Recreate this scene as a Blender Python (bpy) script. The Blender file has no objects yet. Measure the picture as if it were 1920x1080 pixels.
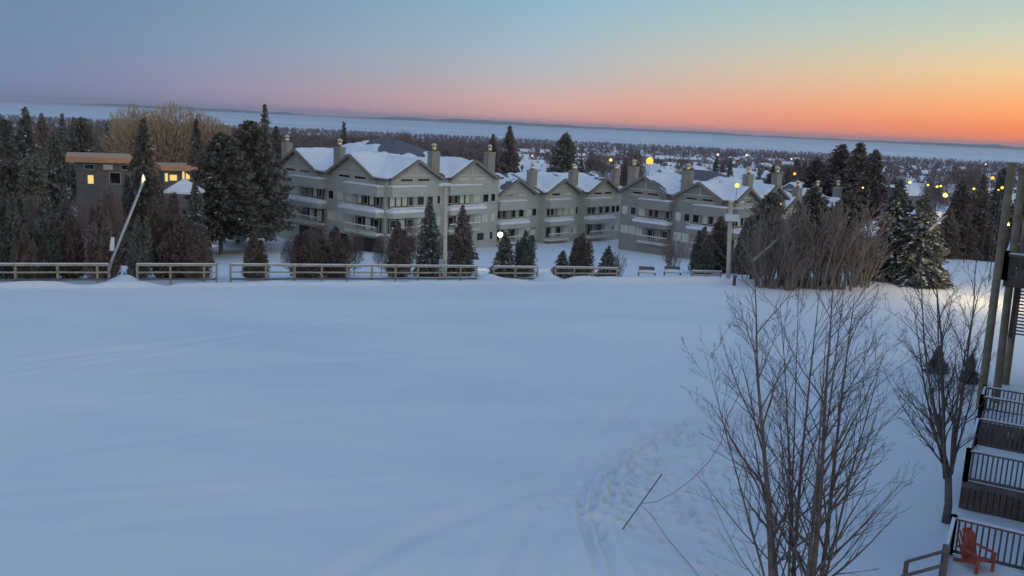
import bpy, math, random
import numpy as np
from mathutils import Vector, Matrix
random.seed(7); rng = np.random.default_rng(7)
R = math.radians
scene = bpy.context.scene
COL = scene.collection
HAZE = 5e-5

# ------------------------------------------------------------------ camera
F = 1700.0; CAM = Vector((0, 0, 12.0)); ROLL = R(2.7); PITCH = math.atan(309.6 / F)
CM = Matrix.Rotation(math.pi/2 - PITCH, 3, 'X') @ Matrix.Rotation(ROLL, 3, 'Z')
cam_d = bpy.data.cameras.new('camera'); cam = bpy.data.objects.new('camera', cam_d); COL.objects.link(cam)
cam_d.sensor_width = 36; cam_d.lens = F / 1920 * 36; cam_d.clip_start = 0.1; cam_d.clip_end = 90000
cam.matrix_world = Matrix.Translation(CAM) @ CM.to_4x4()
scene.camera = cam

def ray(px, py):
    return CM @ Vector(((px - 960) / F, -(py - 540) / F, -1.0))
def atY(px, py, Y):                       # the point of the view line at forward depth Y
    d = ray(px, py); return CAM + d * (Y / d.y)
def atZ(px, py, z=0.0):                   # ... where it meets the level z
    d = ray(px, py); return CAM + d * ((z - CAM.z) / d.z)
def hor(px): return 230 + (px - 960) * math.tan(ROLL)
CMi = CM.inverted()
def proj(p):
    v = CMi @ (Vector(p) - CAM); return 960 + F * v.x / -v.z, 540 - F * v.y / -v.z

# ------------------------------------------------------------------ object helpers
def tag(o, label=None, cat=None, group=None, kind=None):
    if label: o['label'] = label
    if cat: o['category'] = cat
    if group: o['group'] = group
    if kind: o['kind'] = kind
    return o
def empty(name, loc, label=None, cat=None, group=None, rz=0.0):
    o = bpy.data.objects.new(name, None); COL.objects.link(o)
    o.location = loc; o.rotation_euler = (0, 0, rz); o.empty_display_size = .3
    return tag(o, label, cat, group)
def copy_tree(o, parent=None):
    c = o.copy(); COL.objects.link(c)
    if parent is not None: c.parent = parent
    for ch in list(o.children): copy_tree(ch, c)
    return c
def link_mesh(name, me, parent=None):
    o = bpy.data.objects.new(name, me); COL.objects.link(o)
    if parent is not None: o.parent = parent
    return o
def root_of(o):
    while o.parent is not None: o = o.parent
    return o
def np_mesh(name, verts, faces, mats, parent=None, smooth=False, mi=None):
    verts = np.asarray(verts, np.float32); faces = np.asarray(faces, np.int32)
    me = bpy.data.meshes.new(name); k = faces.shape[1]
    me.vertices.add(len(verts)); me.vertices.foreach_set('co', verts.ravel())
    me.loops.add(faces.size); me.loops.foreach_set('vertex_index', faces.ravel())
    me.polygons.add(len(faces)); me.polygons.foreach_set('loop_start', np.arange(0, faces.size, k, dtype=np.int32))
    if smooth: me.polygons.foreach_set('use_smooth', np.ones(len(faces), bool))
    for m in (mats if isinstance(mats, (list, tuple)) else [mats]): me.materials.append(m)
    if mi is not None: me.polygons.foreach_set('material_index', np.asarray(mi, np.int32))
    me.update(calc_edges=True); me.validate()
    return link_mesh(name, me, parent)

class MB:
    def __init__(s): s.v = []; s.f = []
    def add(s, vs, fs):
        b = len(s.v); s.v += [tuple(p) for p in vs]; s.f += [tuple(i + b for i in f) for f in fs]; return s
    def hexa(s, p):      # 8 points: bottom ring 0-3 (ccw from above), top ring 4-7
        return s.add(p, [(3, 2, 1, 0), (4, 5, 6, 7), (0, 1, 5, 4), (1, 2, 6, 5), (2, 3, 7, 6), (3, 0, 4, 7)])
    def box(s, c, size, rz=0.0):
        x, y, z = size[0]/2, size[1]/2, size[2]/2; ca, sa = math.cos(rz), math.sin(rz)
        pts = [(c[0]+ca*a-sa*b, c[1]+sa*a+ca*b, c[2]+d) for d in (-z, z) for a, b in ((-x, -y), (x, -y), (x, y), (-x, y))]
        return s.hexa(pts)
    def fbox(s, fr, u0, u1, o0, o1, z0, z1):   # box in the frame of a facade
        if isinstance(z1, (int, float)): z1 = (z1,)*4
        g = [(u0, o1), (u1, o1), (u1, o0), (u0, o0)]
        return s.hexa([fr.pt(u, o, z0) for u, o in g] + [fr.pt(u, o, zz) for (u, o), zz in zip(g, z1)])
    def beam(s, a, b, w, h=None):
        a = Vector(a); b = Vector(b); h = h or w; d = (b - a).normalized()
        up = Vector((0, 0, 1)) if abs(d.z) < .95 else Vector((0, 1, 0))
        x = d.cross(up).normalized() * (w/2); y = x.normalized().cross(d) * (h/2)
        P = [q + sx*x + sy*y for q in (a, b) for sx, sy in ((-1, -1), (1, -1), (1, 1), (-1, 1))]
        return s.add(P, [(3, 2, 1, 0), (4, 5, 6, 7), (0, 1, 5, 4), (1, 2, 6, 5), (2, 3, 7, 6), (3, 0, 4, 7)])
    def tube(s, pts, rad, n=6):
        pts = [Vector(p) for p in pts]; b = len(s.v)
        if isinstance(rad, (int, float)): rad = [rad]*len(pts)
        for i, p in enumerate(pts):
            d = (pts[min(i+1, len(pts)-1)] - pts[max(i-1, 0)]).normalized()
            up = Vector((0, 0, 1)) if abs(d.z) < .9 else Vector((1, 0, 0))
            x = d.cross(up).normalized(); y = x.cross(d)
            for k in range(n):
                a = 2*math.pi*k/n; s.v.append(tuple(p + (x*math.cos(a) + y*math.sin(a))*rad[i]))
        for i in range(len(pts)-1):
            for k in range(n):
                k2 = (k+1) % n; s.f.append((b+i*n+k, b+i*n+k2, b+(i+1)*n+k2, b+(i+1)*n+k))
        s.f.append(tuple(b+k for k in range(n))[::-1]); s.f.append(tuple(b+(len(pts)-1)*n+k for k in range(n)))
        return s
    def ball(s, c, r, n=10, m=6, sz=1.0):
        b = len(s.v); c = Vector(c)
        for i in range(m+1):
            t = math.pi*i/m
            for k in range(n):
                a = 2*math.pi*k/n
                s.v.append((c.x+r*math.sin(t)*math.cos(a), c.y+r*math.sin(t)*math.sin(a), c.z+r*sz*math.cos(t)))
        for i in range(m):
            for k in range(n):
                k2 = (k+1) % n; s.f.append((b+i*n+k, b+(i+1)*n+k, b+(i+1)*n+k2, b+i*n+k2))
        return s
    def build(s, name, mat, parent=None, smooth=False, bevel=0, origin=None):
        o0 = Vector(origin) if origin is not None else (root_of(parent).location.copy() if parent is not None else Vector((0, 0, 0)))
        me = bpy.data.meshes.new(name)
        me.from_pydata([(p[0]-o0.x, p[1]-o0.y, p[2]-o0.z) for p in s.v], [], s.f)
        me.materials.append(mat)
        if smooth: me.polygons.foreach_set('use_smooth', [True]*len(me.polygons))
        me.update(); o = link_mesh(name, me, parent)
        if parent is None: o.location = o0
        if bevel:
            m = o.modifiers.new('bevel', 'BEVEL'); m.width = bevel; m.segments = 2; m.limit_method = 'ANGLE'
        return o

# ------------------------------------------------------------------ value noise
_T = rng.random((256, 256))
def vnoise(x, y):
    x = np.asarray(x, float); y = np.asarray(y, float)
    xi = np.floor(x).astype(int); yi = np.floor(y).astype(int); fx = x - xi; fy = y - yi
    fx = fx*fx*(3-2*fx); fy = fy*fy*(3-2*fy)
    g = lambda i, j: _T[i % 256, j % 256]
    return (g(xi, yi)*(1-fx)+g(xi+1, yi)*fx)*(1-fy) + (g(xi, yi+1)*(1-fx)+g(xi+1, yi+1)*fx)*fy - .5
def fbm(x, y, o=4):
    r = 0; a = 1.0
    for i in range(o): r = r + a*vnoise(x*2**i + 17*i, y*2**i + 31*i); a *= .5
    return r
def sstep(a, b, x):
    t = np.clip((np.asarray(x, float)-a)/(b-a), 0, 1); return t*t*(3-2*t)

# ------------------------------------------------------------------ materials
def mat_new(name):
    m = bpy.data.materials.new(name); m.use_nodes = True
    nt = m.node_tree; return m, nt, nt.nodes, nt.links, nt.nodes['Principled BSDF']
def mat(name, c, rough=.7, c2=None, scale=6.0, bump=0.0, bscale=None, metal=0.0, spec=.4, rnd=0.0, coord='Object', detail=4, stretch=None, emit=None, es=0.0):
    m, nt, N, L, B = mat_new(name)
    B.inputs['Base Color'].default_value = (*c, 1); B.inputs['Roughness'].default_value = rough
    B.inputs['Metallic'].default_value = metal; B.inputs['Specular IOR Level'].default_value = spec
    src = None
    tc = N.new('ShaderNodeTexCoord'); vec = tc.outputs[coord]
    if stretch:
        mp = N.new('ShaderNodeMapping'); mp.inputs['Scale'].default_value = stretch; L.new(vec, mp.inputs[0]); vec = mp.outputs[0]
    if c2 is not None:
        nz = N.new('ShaderNodeTexNoise'); nz.inputs['Scale'].default_value = scale; nz.inputs['Detail'].default_value = detail
        L.new(vec, nz.inputs['Vector'])
        cr = N.new('ShaderNodeValToRGB'); cr.color_ramp.elements[0].position = .35; cr.color_ramp.elements[1].position = .65
        cr.color_ramp.elements[0].color = (*c, 1); cr.color_ramp.elements[1].color = (*c2, 1)
        L.new(nz.outputs['Fac'], cr.inputs[0]); src = cr.outputs[0]
    if rnd:
        oi = N.new('ShaderNodeObjectInfo'); hs = N.new('ShaderNodeHueSaturation')
        mr = N.new('ShaderNodeMapRange'); mr.inputs['To Min'].default_value = 1-rnd; mr.inputs['To Max'].default_value = 1+rnd
        L.new(oi.outputs['Random'], mr.inputs['Value']); L.new(mr.outputs[0], hs.inputs['Value'])
        mh = N.new('ShaderNodeMath'); mh.operation = 'MULTIPLY_ADD'; mh.inputs[1].default_value = .016; mh.inputs[2].default_value = .492
        L.new(oi.outputs['Random'], mh.inputs[0]); L.new(mh.outputs[0], hs.inputs['Hue'])
        if src is not None: L.new(src, hs.inputs['Color'])
        else: hs.inputs['Color'].default_value = (*c, 1)
        src = hs.outputs[0]
    if src is not None: L.new(src, B.inputs['Base Color'])
    if bump:
        nb = N.new('ShaderNodeTexNoise'); nb.inputs['Scale'].default_value = bscale or scale*4; nb.inputs['Detail'].default_value = 5
        L.new(vec, nb.inputs['Vector'])
        bp = N.new('ShaderNodeBump'); bp.inputs['Strength'].default_value = bump; bp.inputs['Distance'].default_value = .05
        L.new(nb.outputs['Fac'], bp.inputs['Height']); L.new(bp.outputs[0], B.inputs['Normal'])
    if emit:
        B.inputs['Emission Color'].default_value = (*emit, 1); B.inputs['Emission Strength'].default_value = es
    return m
def siding(name, c, c2, pitch=.2):
    m, nt, N, L, B = mat_new(name); B.inputs['Roughness'].default_value = .8
    g = N.new('ShaderNodeNewGeometry'); sp = N.new('ShaderNodeSeparateXYZ'); L.new(g.outputs['Position'], sp.inputs[0])
    mo = N.new('ShaderNodeMath'); mo.operation = 'MULTIPLY'; mo.inputs[1].default_value = 1/pitch; L.new(sp.outputs['Z'], mo.inputs[0])
    fr = N.new('ShaderNodeMath'); fr.operation = 'FRACT'; L.new(mo.outputs[0], fr.inputs[0])
    mp = N.new('ShaderNodeMapping'); mp.inputs['Scale'].default_value = (.35, .35, 2.2); L.new(g.outputs['Position'], mp.inputs[0])
    nz = N.new('ShaderNodeTexNoise'); nz.inputs['Scale'].default_value = 1.0; nz.inputs['Detail'].default_value = 6; L.new(mp.outputs[0], nz.inputs['Vector'])
    cr = N.new('ShaderNodeValToRGB'); cr.color_ramp.elements[0].color = (*c, 1); cr.color_ramp.elements[1].color = (*c2, 1)
    cr.color_ramp.elements[0].position = .3; cr.color_ramp.elements[1].position = .7
    L.new(nz.outputs['Fac'], cr.inputs[0]); L.new(cr.outputs[0], B.inputs['Base Color'])
    bp = N.new('ShaderNodeBump'); bp.inputs['Strength'].default_value = .7; bp.inputs['Distance'].default_value = .04
    L.new(fr.outputs[0], bp.inputs['Height']); L.new(bp.outputs[0], B.inputs['Normal'])
    return m
def snow_mat(name, c1, c2, scale, bump, bscale):
    m, nt, N, L, B = mat_new(name); B.inputs['Roughness'].default_value = .75; B.inputs['Specular IOR Level'].default_value = .25
    g = N.new('ShaderNodeNewGeometry')
    mp = N.new('ShaderNodeMapping'); mp.inputs['Rotation'].default_value = (0, 0, R(-18)); mp.inputs['Scale'].default_value = (.35, 1, 1)
    L.new(g.outputs['Position'], mp.inputs[0])
    nz = N.new('ShaderNodeTexNoise'); nz.inputs['Scale'].default_value = scale; nz.inputs['Detail'].default_value = 5; nz.inputs['Distortion'].default_value = .6
    L.new(mp.outputs[0], nz.inputs['Vector'])
    cr = N.new('ShaderNodeValToRGB'); cr.color_ramp.elements[0].color = (*c1, 1); cr.color_ramp.elements[1].color = (*c2, 1)
    cr.color_ramp.elements[0].position = .3; cr.color_ramp.elements[1].position = .7
    L.new(nz.outputs['Fac'], cr.inputs[0]); L.new(cr.outputs[0], B.inputs['Base Color'])
    n1 = N.new('ShaderNodeTexNoise'); n1.inputs['Scale'].default_value = bscale; n1.inputs['Detail'].default_value = 6
    L.new(mp.outputs[0], n1.inputs['Vector'])
    bp = N.new('ShaderNodeBump'); bp.inputs['Strength'].default_value = bump; bp.inputs['Distance'].default_value = .08
    L.new(n1.outputs['Fac'], bp.inputs['Height']); L.new(bp.outputs[0], B.inputs['Normal'])
    return m

M = dict(
 snow = snow_mat('snow_ground', (.71, .755, .81), (.86, .86, .86), .16, .55, 1.6),
 roof_snow = mat('roof_snow', (.78, .80, .84), .7, (.86, .86, .87), 1.2, .25, 5),
 ice = mat('bay_ice', (.58, .64, .70), .55, (.78, .80, .82), .0012, 0, stretch=(.25, 1, 1)),
 hills = mat('hills', (.05, .06, .08), .9, (.09, .10, .12), .002),
 siding = siding('condo_siding', (.41, .435, .39), (.50, .52, .46)),
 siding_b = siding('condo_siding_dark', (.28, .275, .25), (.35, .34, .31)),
 trim = mat('trim', (.52, .52, .45), .7, (.60, .58, .50), 3), rake = mat('rake_board', (.22, .18, .15), .7, (.28, .23, .19), 3),
 fascia = mat('fascia', (.12, .10, .09), .7, (.16, .13, .11), 3),
 shingle = mat('shingle', (.115, .115, .12), .9, (.17, .17, .175), 2.5, .3, 30),
 glass = mat('glass', (.015, .017, .02), .08, spec=.6),
 blind = mat('window_blind', (.56, .60, .54), .3, (.68, .68, .56), .8),
 curtain = mat('curtained_window', (.22, .24, .23), .25, (.34, .34, .29), .9),
 opening = mat('dark_opening', (.03, .03, .032), .6),
 chim = mat('chimney_siding', (.26, .255, .22), .8, (.33, .32, .27), 2.0),
 cap = mat('chimney_cap', (.85, .62, .38), .28, metal=1.0),
 fence = mat('fence_wood', (.32, .28, .225), .8, (.44, .39, .31), 3, .3, 40),
 fence_dk = mat('fence_wood_weathered', (.14, .12, .11), .8, (.2, .17, .15), 3),
 pole = mat('pole_wood', (.50, .46, .37), .8, (.62, .57, .46), 2, .3, 30),
 metal = mat('metal', (.42, .45, .46), .4, metal=.5),
 white = mat('white_box', (.72, .75, .75), .5),
 bark = mat('bark', (.115, .094, .088), .9, (.19, .155, .142), 5, .5, 30),
 bark_red = mat('bark_brown', (.175, .14, .122), .9, (.265, .21, .185), 1.5),
 twig = mat('twig', (.085, .06, .062), .9, (.13, .09, .09), 2),
 willow = mat('willow_twigs', (.36, .25, .16), .9, (.50, .36, .235), 2.5, rnd=.1),
 spruce = mat('spruce_needles', (.09, .10, .092), .9, (.165, .17, .145), 7, rnd=.25),
 pine = mat('pine_needles', (.115, .115, .10), .9, (.20, .19, .155), 6, rnd=.25),
 cedar = mat('cedar_foliage', (.125, .096, .082), .95, (.205, .158, .132), 6, rnd=.18),
 brownfir = mat('brown_fir', (.145, .112, .10), .9, (.225, .175, .158), 6, rnd=.2),
 bare = mat('bare_twigs', (.13, .098, .092), .95, (.20, .15, .138), 3, rnd=.2),
 deck = mat('deck_wood', (.10, .07, .06), .8, (.16, .12, .10), 3, .3, 40),
 deckrail = mat('deck_rail', (.12, .095, .092), .7, (.18, .145, .135), 3),
 post = mat('timber_post', (.20, .16, .105), .8, (.31, .26, .17), 1.6, .4, 20),
 postdark = mat('lamp_post_dark', (.05, .05, .05), .6),
 adir = mat('red_paint', (.36, .075, .055), .6, (.44, .11, .08), 8),
 rope = mat('rope', (.42, .10, .13), .7),
 stake = mat('stake', (.10, .065, .066), .8),
 mod_wall = siding('house_cladding', (.13, .125, .13), (.18, .17, .17)),
 mod_fascia = mat('fascia_glow_tint', (.50, .27, .16), .6, (.60, .34, .20), 3),  # orange light on the roof edge is put into this colour
 hwall = mat('house_wall', (.20, .19, .19), .8, (.30, .28, .27), .3, rnd=.4),
 wood_bare = mat('woods_bare', (.13, .098, .105), .95, (.20, .15, .155), .02),
 wood_con = mat('woods_conifer', (.06, .058, .06), .95, (.10, .09, .088), .02),
 lit = mat('lit_window', (.8, .6, .2), .5, emit=(1.0, .62, .16), es=.8),
 cedarbox = mat('utility_wood', (.16, .07, .055), .7, (.22, .11, .08), 3),
)
def lamp_mat(name, c, s): return mat(name, c, .4, emit=c, es=s)
LAMP = dict(yellow=lamp_mat('lamp_yellow', (1.0, .66, .12), 1.5), orange=lamp_mat('lamp_orange', (1.0, .42, .06), 1.4),
            white=lamp_mat('lamp_white', (1.0, .84, .55), 5.0), pale=lamp_mat('lamp_pale', (1.0, .72, .48), 1.0))

# ------------------------------------------------------------------ terrain
E0 = atZ(0, 541); E1 = atZ(1350, 534)
Ex, Ey = E1.x-E0.x, E1.y-E0.y; EL = math.hypot(Ex, Ey); Ex /= EL; Ey /= EL; Nx, Ny = -Ey, Ex
def edge_d(x, y): return (x-E0.x)*Nx + (y-E0.y)*Ny
def on_edge(px, d):              # ground point beyond the field edge, d metres behind it, in the column px
    r = ray(px, 530); k = r.x/r.y
    # solve y so that edge_d(k*y, y) = d
    y = (d + E0.x*Nx + E0.y*Ny)/(k*Nx + Ny); return k*y, y
POLY = [atZ(*p) for p in [(1165, 1080), (1110, 1040), (1088, 960), (1108, 900), (1150, 860), (1200, 825), (1280, 800), (1420, 765), (1560, 705), (1700, 660), (1770, 700), (1690, 800), (1640, 900), (1560, 960), (1500, 1080), (1400, 1250), (1200, 1200)]]
RUTS = [([(1098, 965), (1103, 1000), (1122, 1045), (1150, 1085), (1190, 1150)], .10, .16), ([(1124, 975), (1135, 1015), (1158, 1060), (1185, 1100), (1220, 1160)], .14, .15),
        ([(1180, 842), (1155, 868), (1148, 895), (1152, 915)], .07, .12), ([(1195, 838), (1240, 852), (1290, 860), (1360, 868), (1450, 880)], .09, .14),
        ([(1230, 822), (1228, 840), (1250, 850), (1300, 858)], .07, .1), ([(1255, 815), (1290, 805), (1340, 792), (1420, 775)], .07, .14),
        ([(930, 1080), (985, 985), (1060, 890), (1130, 800), (1200, 740)], .055, .3), ([(1000, 1080), (1030, 990), (1085, 900), (1150, 820)], .055, .3),
        ([(980, 720), (1060, 752), (1130, 780), (1190, 800)], -.035, .45), ([(640, 1080), (760, 1010), (900, 955), (1040, 905)], .05, .35),
        ([(1085, 960), (1100, 1030), (1130, 1080), (1160, 1130)], -.07, .35)]
_gr = random.Random(4)
for k in range(13):
    y0 = _gr.uniform(570, 1000); sl = _gr.uniform(-.16, -.05); x0 = _gr.uniform(-60, 500); x1 = x0+_gr.uniform(500, 900); dp = _gr.uniform(.014, .03)*(1 if k % 2 else -1)
    pl = [(x0+(x1-x0)*j/5, y0+(x1-x0)*j/5*sl+_gr.uniform(-3, 3)) for j in range(6)]
    if min(q[1] for q in pl) > 552 and pl[-1][0] < 1250: RUTS.append((pl, dp, _gr.uniform(.22, .4)))
RUTS += [([(1150, 1150), (1112, 1045), (1086, 962), (1106, 900), (1150, 860), (1200, 826), (1280, 800), (1420, 765), (1560, 705), (1680, 655)], .12, .15), ([(1180, 1150), (1135, 1040), (1108, 966), (1126, 908), (1166, 872), (1214, 838), (1290, 812), (1420, 778), (1570, 716)], .09, .13)]
RUTW = [([atZ(*p) for p in pl], dp, w) for pl, dp, w in RUTS]
def seg_dist(x, y, a, b):
    dx, dy = b.x-a.x, b.y-a.y; t = np.clip(((x-a.x)*dx + (y-a.y)*dy)/(dx*dx+dy*dy), 0, 1)
    return np.hypot(x-a.x-t*dx, y-a.y-t*dy)
def poly_mask(x, y, P, soft):
    ins = np.zeros(np.shape(x), bool); d = np.full(np.shape(x), 1e9); n = len(P)
    for i in range(n):
        a, b = P[i], P[(i+1) % n]
        c = ((a.y > y) != (b.y > y)) & (x < (b.x-a.x)*(y-a.y)/((b.y-a.y) or 1e-9) + a.x)
        ins ^= c; d = np.minimum(d, seg_dist(x, y, a, b))
    return np.where(ins, np.clip(d/soft, 0, 1), 0.0)
PROF = np.array([(0, 0), (125, -6.2), (170, -7.5), (300, -11), (600, -17), (850, -23), (1500, -34), (2500, -44), (3450, -50.5), (4200, -53), (60000, -53)])
DRIFT = [(on_edge(218, 2.3), .9, .45), (on_edge(244, 2.0), .8, .60), (on_edge(914, 2.0), .9, .7), (on_edge(955, 1.4), 1.5, .4), (on_edge(1022, 2.6), 1.1, .7), (on_edge(560, 1.3), 3.0, .15), (on_edge(1100, 1.0), 3, .3), (on_edge(790, 1.2), 3.5, .2), (on_edge(1250, 1.4), 6, .25)]
FOOT = []
def _path(a, b, n, amp):
    for i in range(n):
        t = i/(n-1); FOOT.append((a.x+(b.x-a.x)*t+random.gauss(0, amp), a.y+(b.y-a.y)*t+random.gauss(0, amp)))
for a, b, n in [((1110, 950), (1200, 840), 16), ((1130, 935), (1260, 850), 18), ((1200, 850), (1420, 790), 22), ((1150, 900), (1420, 880), 26), ((1240, 900), (1480, 1000), 24), ((1110, 920), (1180, 980), 12), ((1420, 800), (1700, 690), 30), ((1300, 930), (1620, 820), 30), ((1500, 860), (1680, 740), 20), ((1260, 960), (1420, 1060), 16)]:
    _path(atZ(*a), atZ(*b), n, .22)
for px, py, n in ((1120, 930, 22), (1180, 870, 26), (1280, 830, 26), (1420, 800, 26), (1560, 745, 26), (1180, 950, 20), (1300, 960, 34), (1440, 900, 34), (1580, 830, 30)):
    c = atZ(px, py)
    for i in range(n): FOOT.append((c.x+random.gauss(0, 1.0), c.y+random.gauss(0, 1.0)))
_path(atZ(1700, 690), atZ(1830, 600), 26, .15); _path(atZ(1420, 775), atZ(1380, 560), 60, .12); _path(atZ(1400, 770), atZ(1650, 560), 60, .15)
def gz(x, y, detail=False):
    x = np.asarray(x, float); y = np.asarray(y, float); r = np.hypot(x, y); d = edge_d(x, y)
    ratio = np.where(y > 1, x/np.maximum(y, 1), np.where(x > 0, 2, -2))
    w = sstep(.34, .44, ratio)                     # right: the field runs on to about 100 m
    near = -.25*sstep(.2, 1.2, d) - .8*sstep(3, 14, d)
    k = sstep(5, 52, d)
    left = near*(1-k) + np.interp(np.maximum(r, 118), PROF[:, 0], PROF[:, 1])*k
    dr = r - 104
    right = np.interp(np.maximum(r, 118), PROF[:, 0], PROF[:, 1])*sstep(0, 38, dr)
    z = left*(1-w) + right*w
    z = z + fbm(x/210, y/210, 3)*6.0*sstep(170, 600, r)*(1-sstep(2600, 3300, r))
    z = z + (.30+.35*fbm(x/2.6, y/2.6, 3))*sstep(0, .3, d)*(1-sstep(.9, 2.0, d))*(1-w)*(1-sstep(30, 45, x)) + fbm(x/9, y/9, 3)*.12*sstep(.5, 5, d)
    z = z + fbm(x/16+5, y/16, 3)*.05*(1-sstep(-2, 1, d)*(1-w))*sstep(4, 10, r)
    for (cx, cy), s, h in DRIFT: z = z + h*np.exp(-((x-cx)**2+(y-cy)**2)/(s*s))
    if detail:
        nearm = (1-sstep(70, 110, r))
        z = z + fbm(x/1.7, y/1.1, 3)*.022*nearm
        m = poly_mask(x, y, POLY, 1.2)
        z = z + m*(fbm(x/.45, y/.45, 3)*.07 + fbm(x/1.6+9, y/1.6, 3)*.11 - .02)
        for pl, dp, wd in RUTW:
            dd = np.full(x.shape, 1e9)
            for a, b in zip(pl[:-1], pl[1:]): dd = np.minimum(dd, seg_dist(x, y, a, b))
            dp = dp*1.5; z = z - dp*np.exp(-(dd/wd)**2) + .45*dp*np.exp(-((dd-2*wd)/wd)**2)
        for fx, fy in FOOT:
            q = (x-fx)**2+(y-fy)**2; z = z - .20*np.exp(-q/.016) + .05*np.exp(-(np.sqrt(q)-.27)**2/.01)
    return z
def ground(x, y): return float(gz(x, y))

def make_terrain():
    az = np.concatenate([np.arange(-180, -42, 6.0), np.arange(-42, -34, .8), np.arange(-34, 3, .2), np.arange(3, 24, .11), np.arange(24, 38, .2), np.arange(38, 44, .8), np.arange(44, 181, 6.0)]); az = np.radians(az)
    rr = [4.0]
    while rr[-1] < 4300:
        r = rr[-1]; rr.append(r*(1.03 if r < 14 else 1.0034 if r < 48 else 1.0050 if r < 54 else 1.0026 if r < 84 else 1.011 if r < 190 else 1.03))
    rr = np.array(rr); A, Q = np.meshgrid(az, rr)
    X = Q*np.sin(A); Y = Q*np.cos(A); Z = np.empty_like(X)
    nn = int(np.searchsorted(rr, 115)); Z[:nn] = gz(X[:nn], Y[:nn], True); Z[nn:] = gz(X[nn:], Y[nn:])
    Z[0] = 0
    n, m = X.shape; V = np.stack([X, Y, Z], -1).reshape(-1, 3)
    i = np.arange(n-1)[:, None]*m + np.arange(m-1)[None]; Fq = np.stack([i, i+1, i+m+1, i+m], -1).reshape(-1, 4)[:, ::-1]
    V = np.vstack([V, [[0, 0, 0]]])
    o = np_mesh('snowy_ground', V, Fq, M['snow'], smooth=True); tag(o, kind='structure')
    t = MB(); ring = [(V[k][0], V[k][1], V[k][2]-.004) for k in range(m)]
    return o
make_terrain()
# frozen bay and the far shore
def polar_sheet(name, r0, r1, z, mat_, n=48):
    vs = []; fs = []
    for k in range(n+1):
        a = R(-75 + 150*k/n)
        for r in (r0, r1): vs.append((r*math.sin(a), r*math.cos(a), z))
    for k in range(n): fs.append((2*k, 2*k+1, 2*k+3, 2*k+2)[::-1])
    return tag(np_mesh(name, vs, fs, mat_), kind='structure')
polar_sheet('frozen_bay', 3380, 29000, -50, M['ice'])
def hills():
    vs = []; fs = []; n = 900
    for k in range(n):
        a = R(-70 + 140*k/(n-1)); px = 960 + F*math.tan(a) if abs(a) < 1.2 else 0
        r = 25000 + 1500*math.sin(a*9)
        h = 62 + 75*float(fbm(a*16+3, 1.5, 4)) + 22*float(fbm(a*90, 7.7, 3))
        deg = math.degrees(a)
        h *= float(sstep(-27.5, -23, deg)*(1-.75*sstep(-14.5, -12.5, deg)*(1-sstep(-9.5, -7, deg))))*.95 + .04
        h = max(h, 4)
        for q, hh in ((-900, 0), (-500, h*.72), (0, h), (900, 0)): vs.append(((r+q)*math.sin(a), (r+q)*math.cos(a), -51+hh))
    for k in range(n-1):
        for j in range(3): fs.append((4*k+j, 4*k+j+1, 4*k+5+j, 4*k+4+j)[::-1])
    return tag(np_mesh('far_hills', vs, fs, M['hills'], smooth=True), kind='structure')
hills()

# ------------------------------------------------------------------ facade frame and condominium blocks
class Frame:
    def __init__(s, S, a): s.S = Vector((S[0], S[1], 0)); s.a = Vector((a[0], a[1], 0)).normalized(); s.n = Vector((s.a.y, -s.a.x, 0))
    def pt(s, u, o, z): p = s.S + s.a*u + s.n*o; return (p.x, p.y, z)
def head(deg): return Vector((math.sin(R(deg)), math.cos(R(deg)), 0))
def solve_to(K, h, px):          # length along h from K until the column px
    r = ray(px, 330); k = r.x/r.y; return (k*K.y - K.x)/(h.x - k*h.y)

_wr = random.Random(3)
def window(root, fr, u0, u1, z0, z1, o=0.0, glassm='glass', mull=0):
    if glassm == 'glass' and _wr.random() < .22: glassm = 'blind'
    elif glassm == 'blind' and _wr.random() < .2: glassm = 'curtain'
    m = MB(); t = .07
    rg = [(u0, z0), (u1, z0), (u1, z1), (u0, z1)]; ri = [(u0+t, z0+t), (u1-t, z0+t), (u1-t, z1-t), (u0+t, z1-t)]
    fs = []
    for k in range(4):
        j = (k+1) % 4; fs += [(k, j, 4+j, 4+k), (8+k, 8+j, j, k), (4+k, 4+j, 12+j, 12+k)]
    m.add([fr.pt(u, o+.06, z) for u, z in rg+ri]+[fr.pt(u, o, z) for u, z in rg+ri], fs)
    for k in range(mull):
        u = u0 + (u1-u0)*(k+1)/(mull+1); m.fbox(fr, u-.035, u+.035, o, o+.055, z0+t, z1-t)
    w = m.build('window', M['trim'], root)
    MB().fbox(fr, u0+t, u1-t, o, o+.03, z0+t, z1-t).build('pane', M[glassm], w)
def snowcap(root, fr, u0, u1, o0, o1, z, h=.22, lip=.08):
    m = MB(); n = max(4, int((u1-u0)/.5)); vs = []
    rows = [(o0, -.02), (o0, h*.75), ((o0+o1)/2, h), (o1+lip*.6, h*.7), (o1+lip, h*.25), (o1+lip*.4, -.03)]
    for k in range(n+1):
        u = u0 - .05 + (u1-u0+.1)*k/n; j = 1 + .5*float(fbm(u*.8+fr.S.x, fr.S.y+z, 2)); j *= .75 if k in (0, n) else 1
        for o, zz in rows: vs.append(fr.pt(u, o, z + zz*(j if zz > 0 else 1)))
    q = len(rows); fs = []
    for k in range(n):
        for j in range(q-1): fs.append((k*q+j, k*q+j+1, (k+1)*q+j+1, (k+1)*q+j))
    fs.append(tuple(range(q))[::-1]); fs.append(tuple(n*q+j for j in range(q)))
    m.add(vs, fs); return m.build('snow_cap', M['roof_snow'], root, smooth=False)
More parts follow.
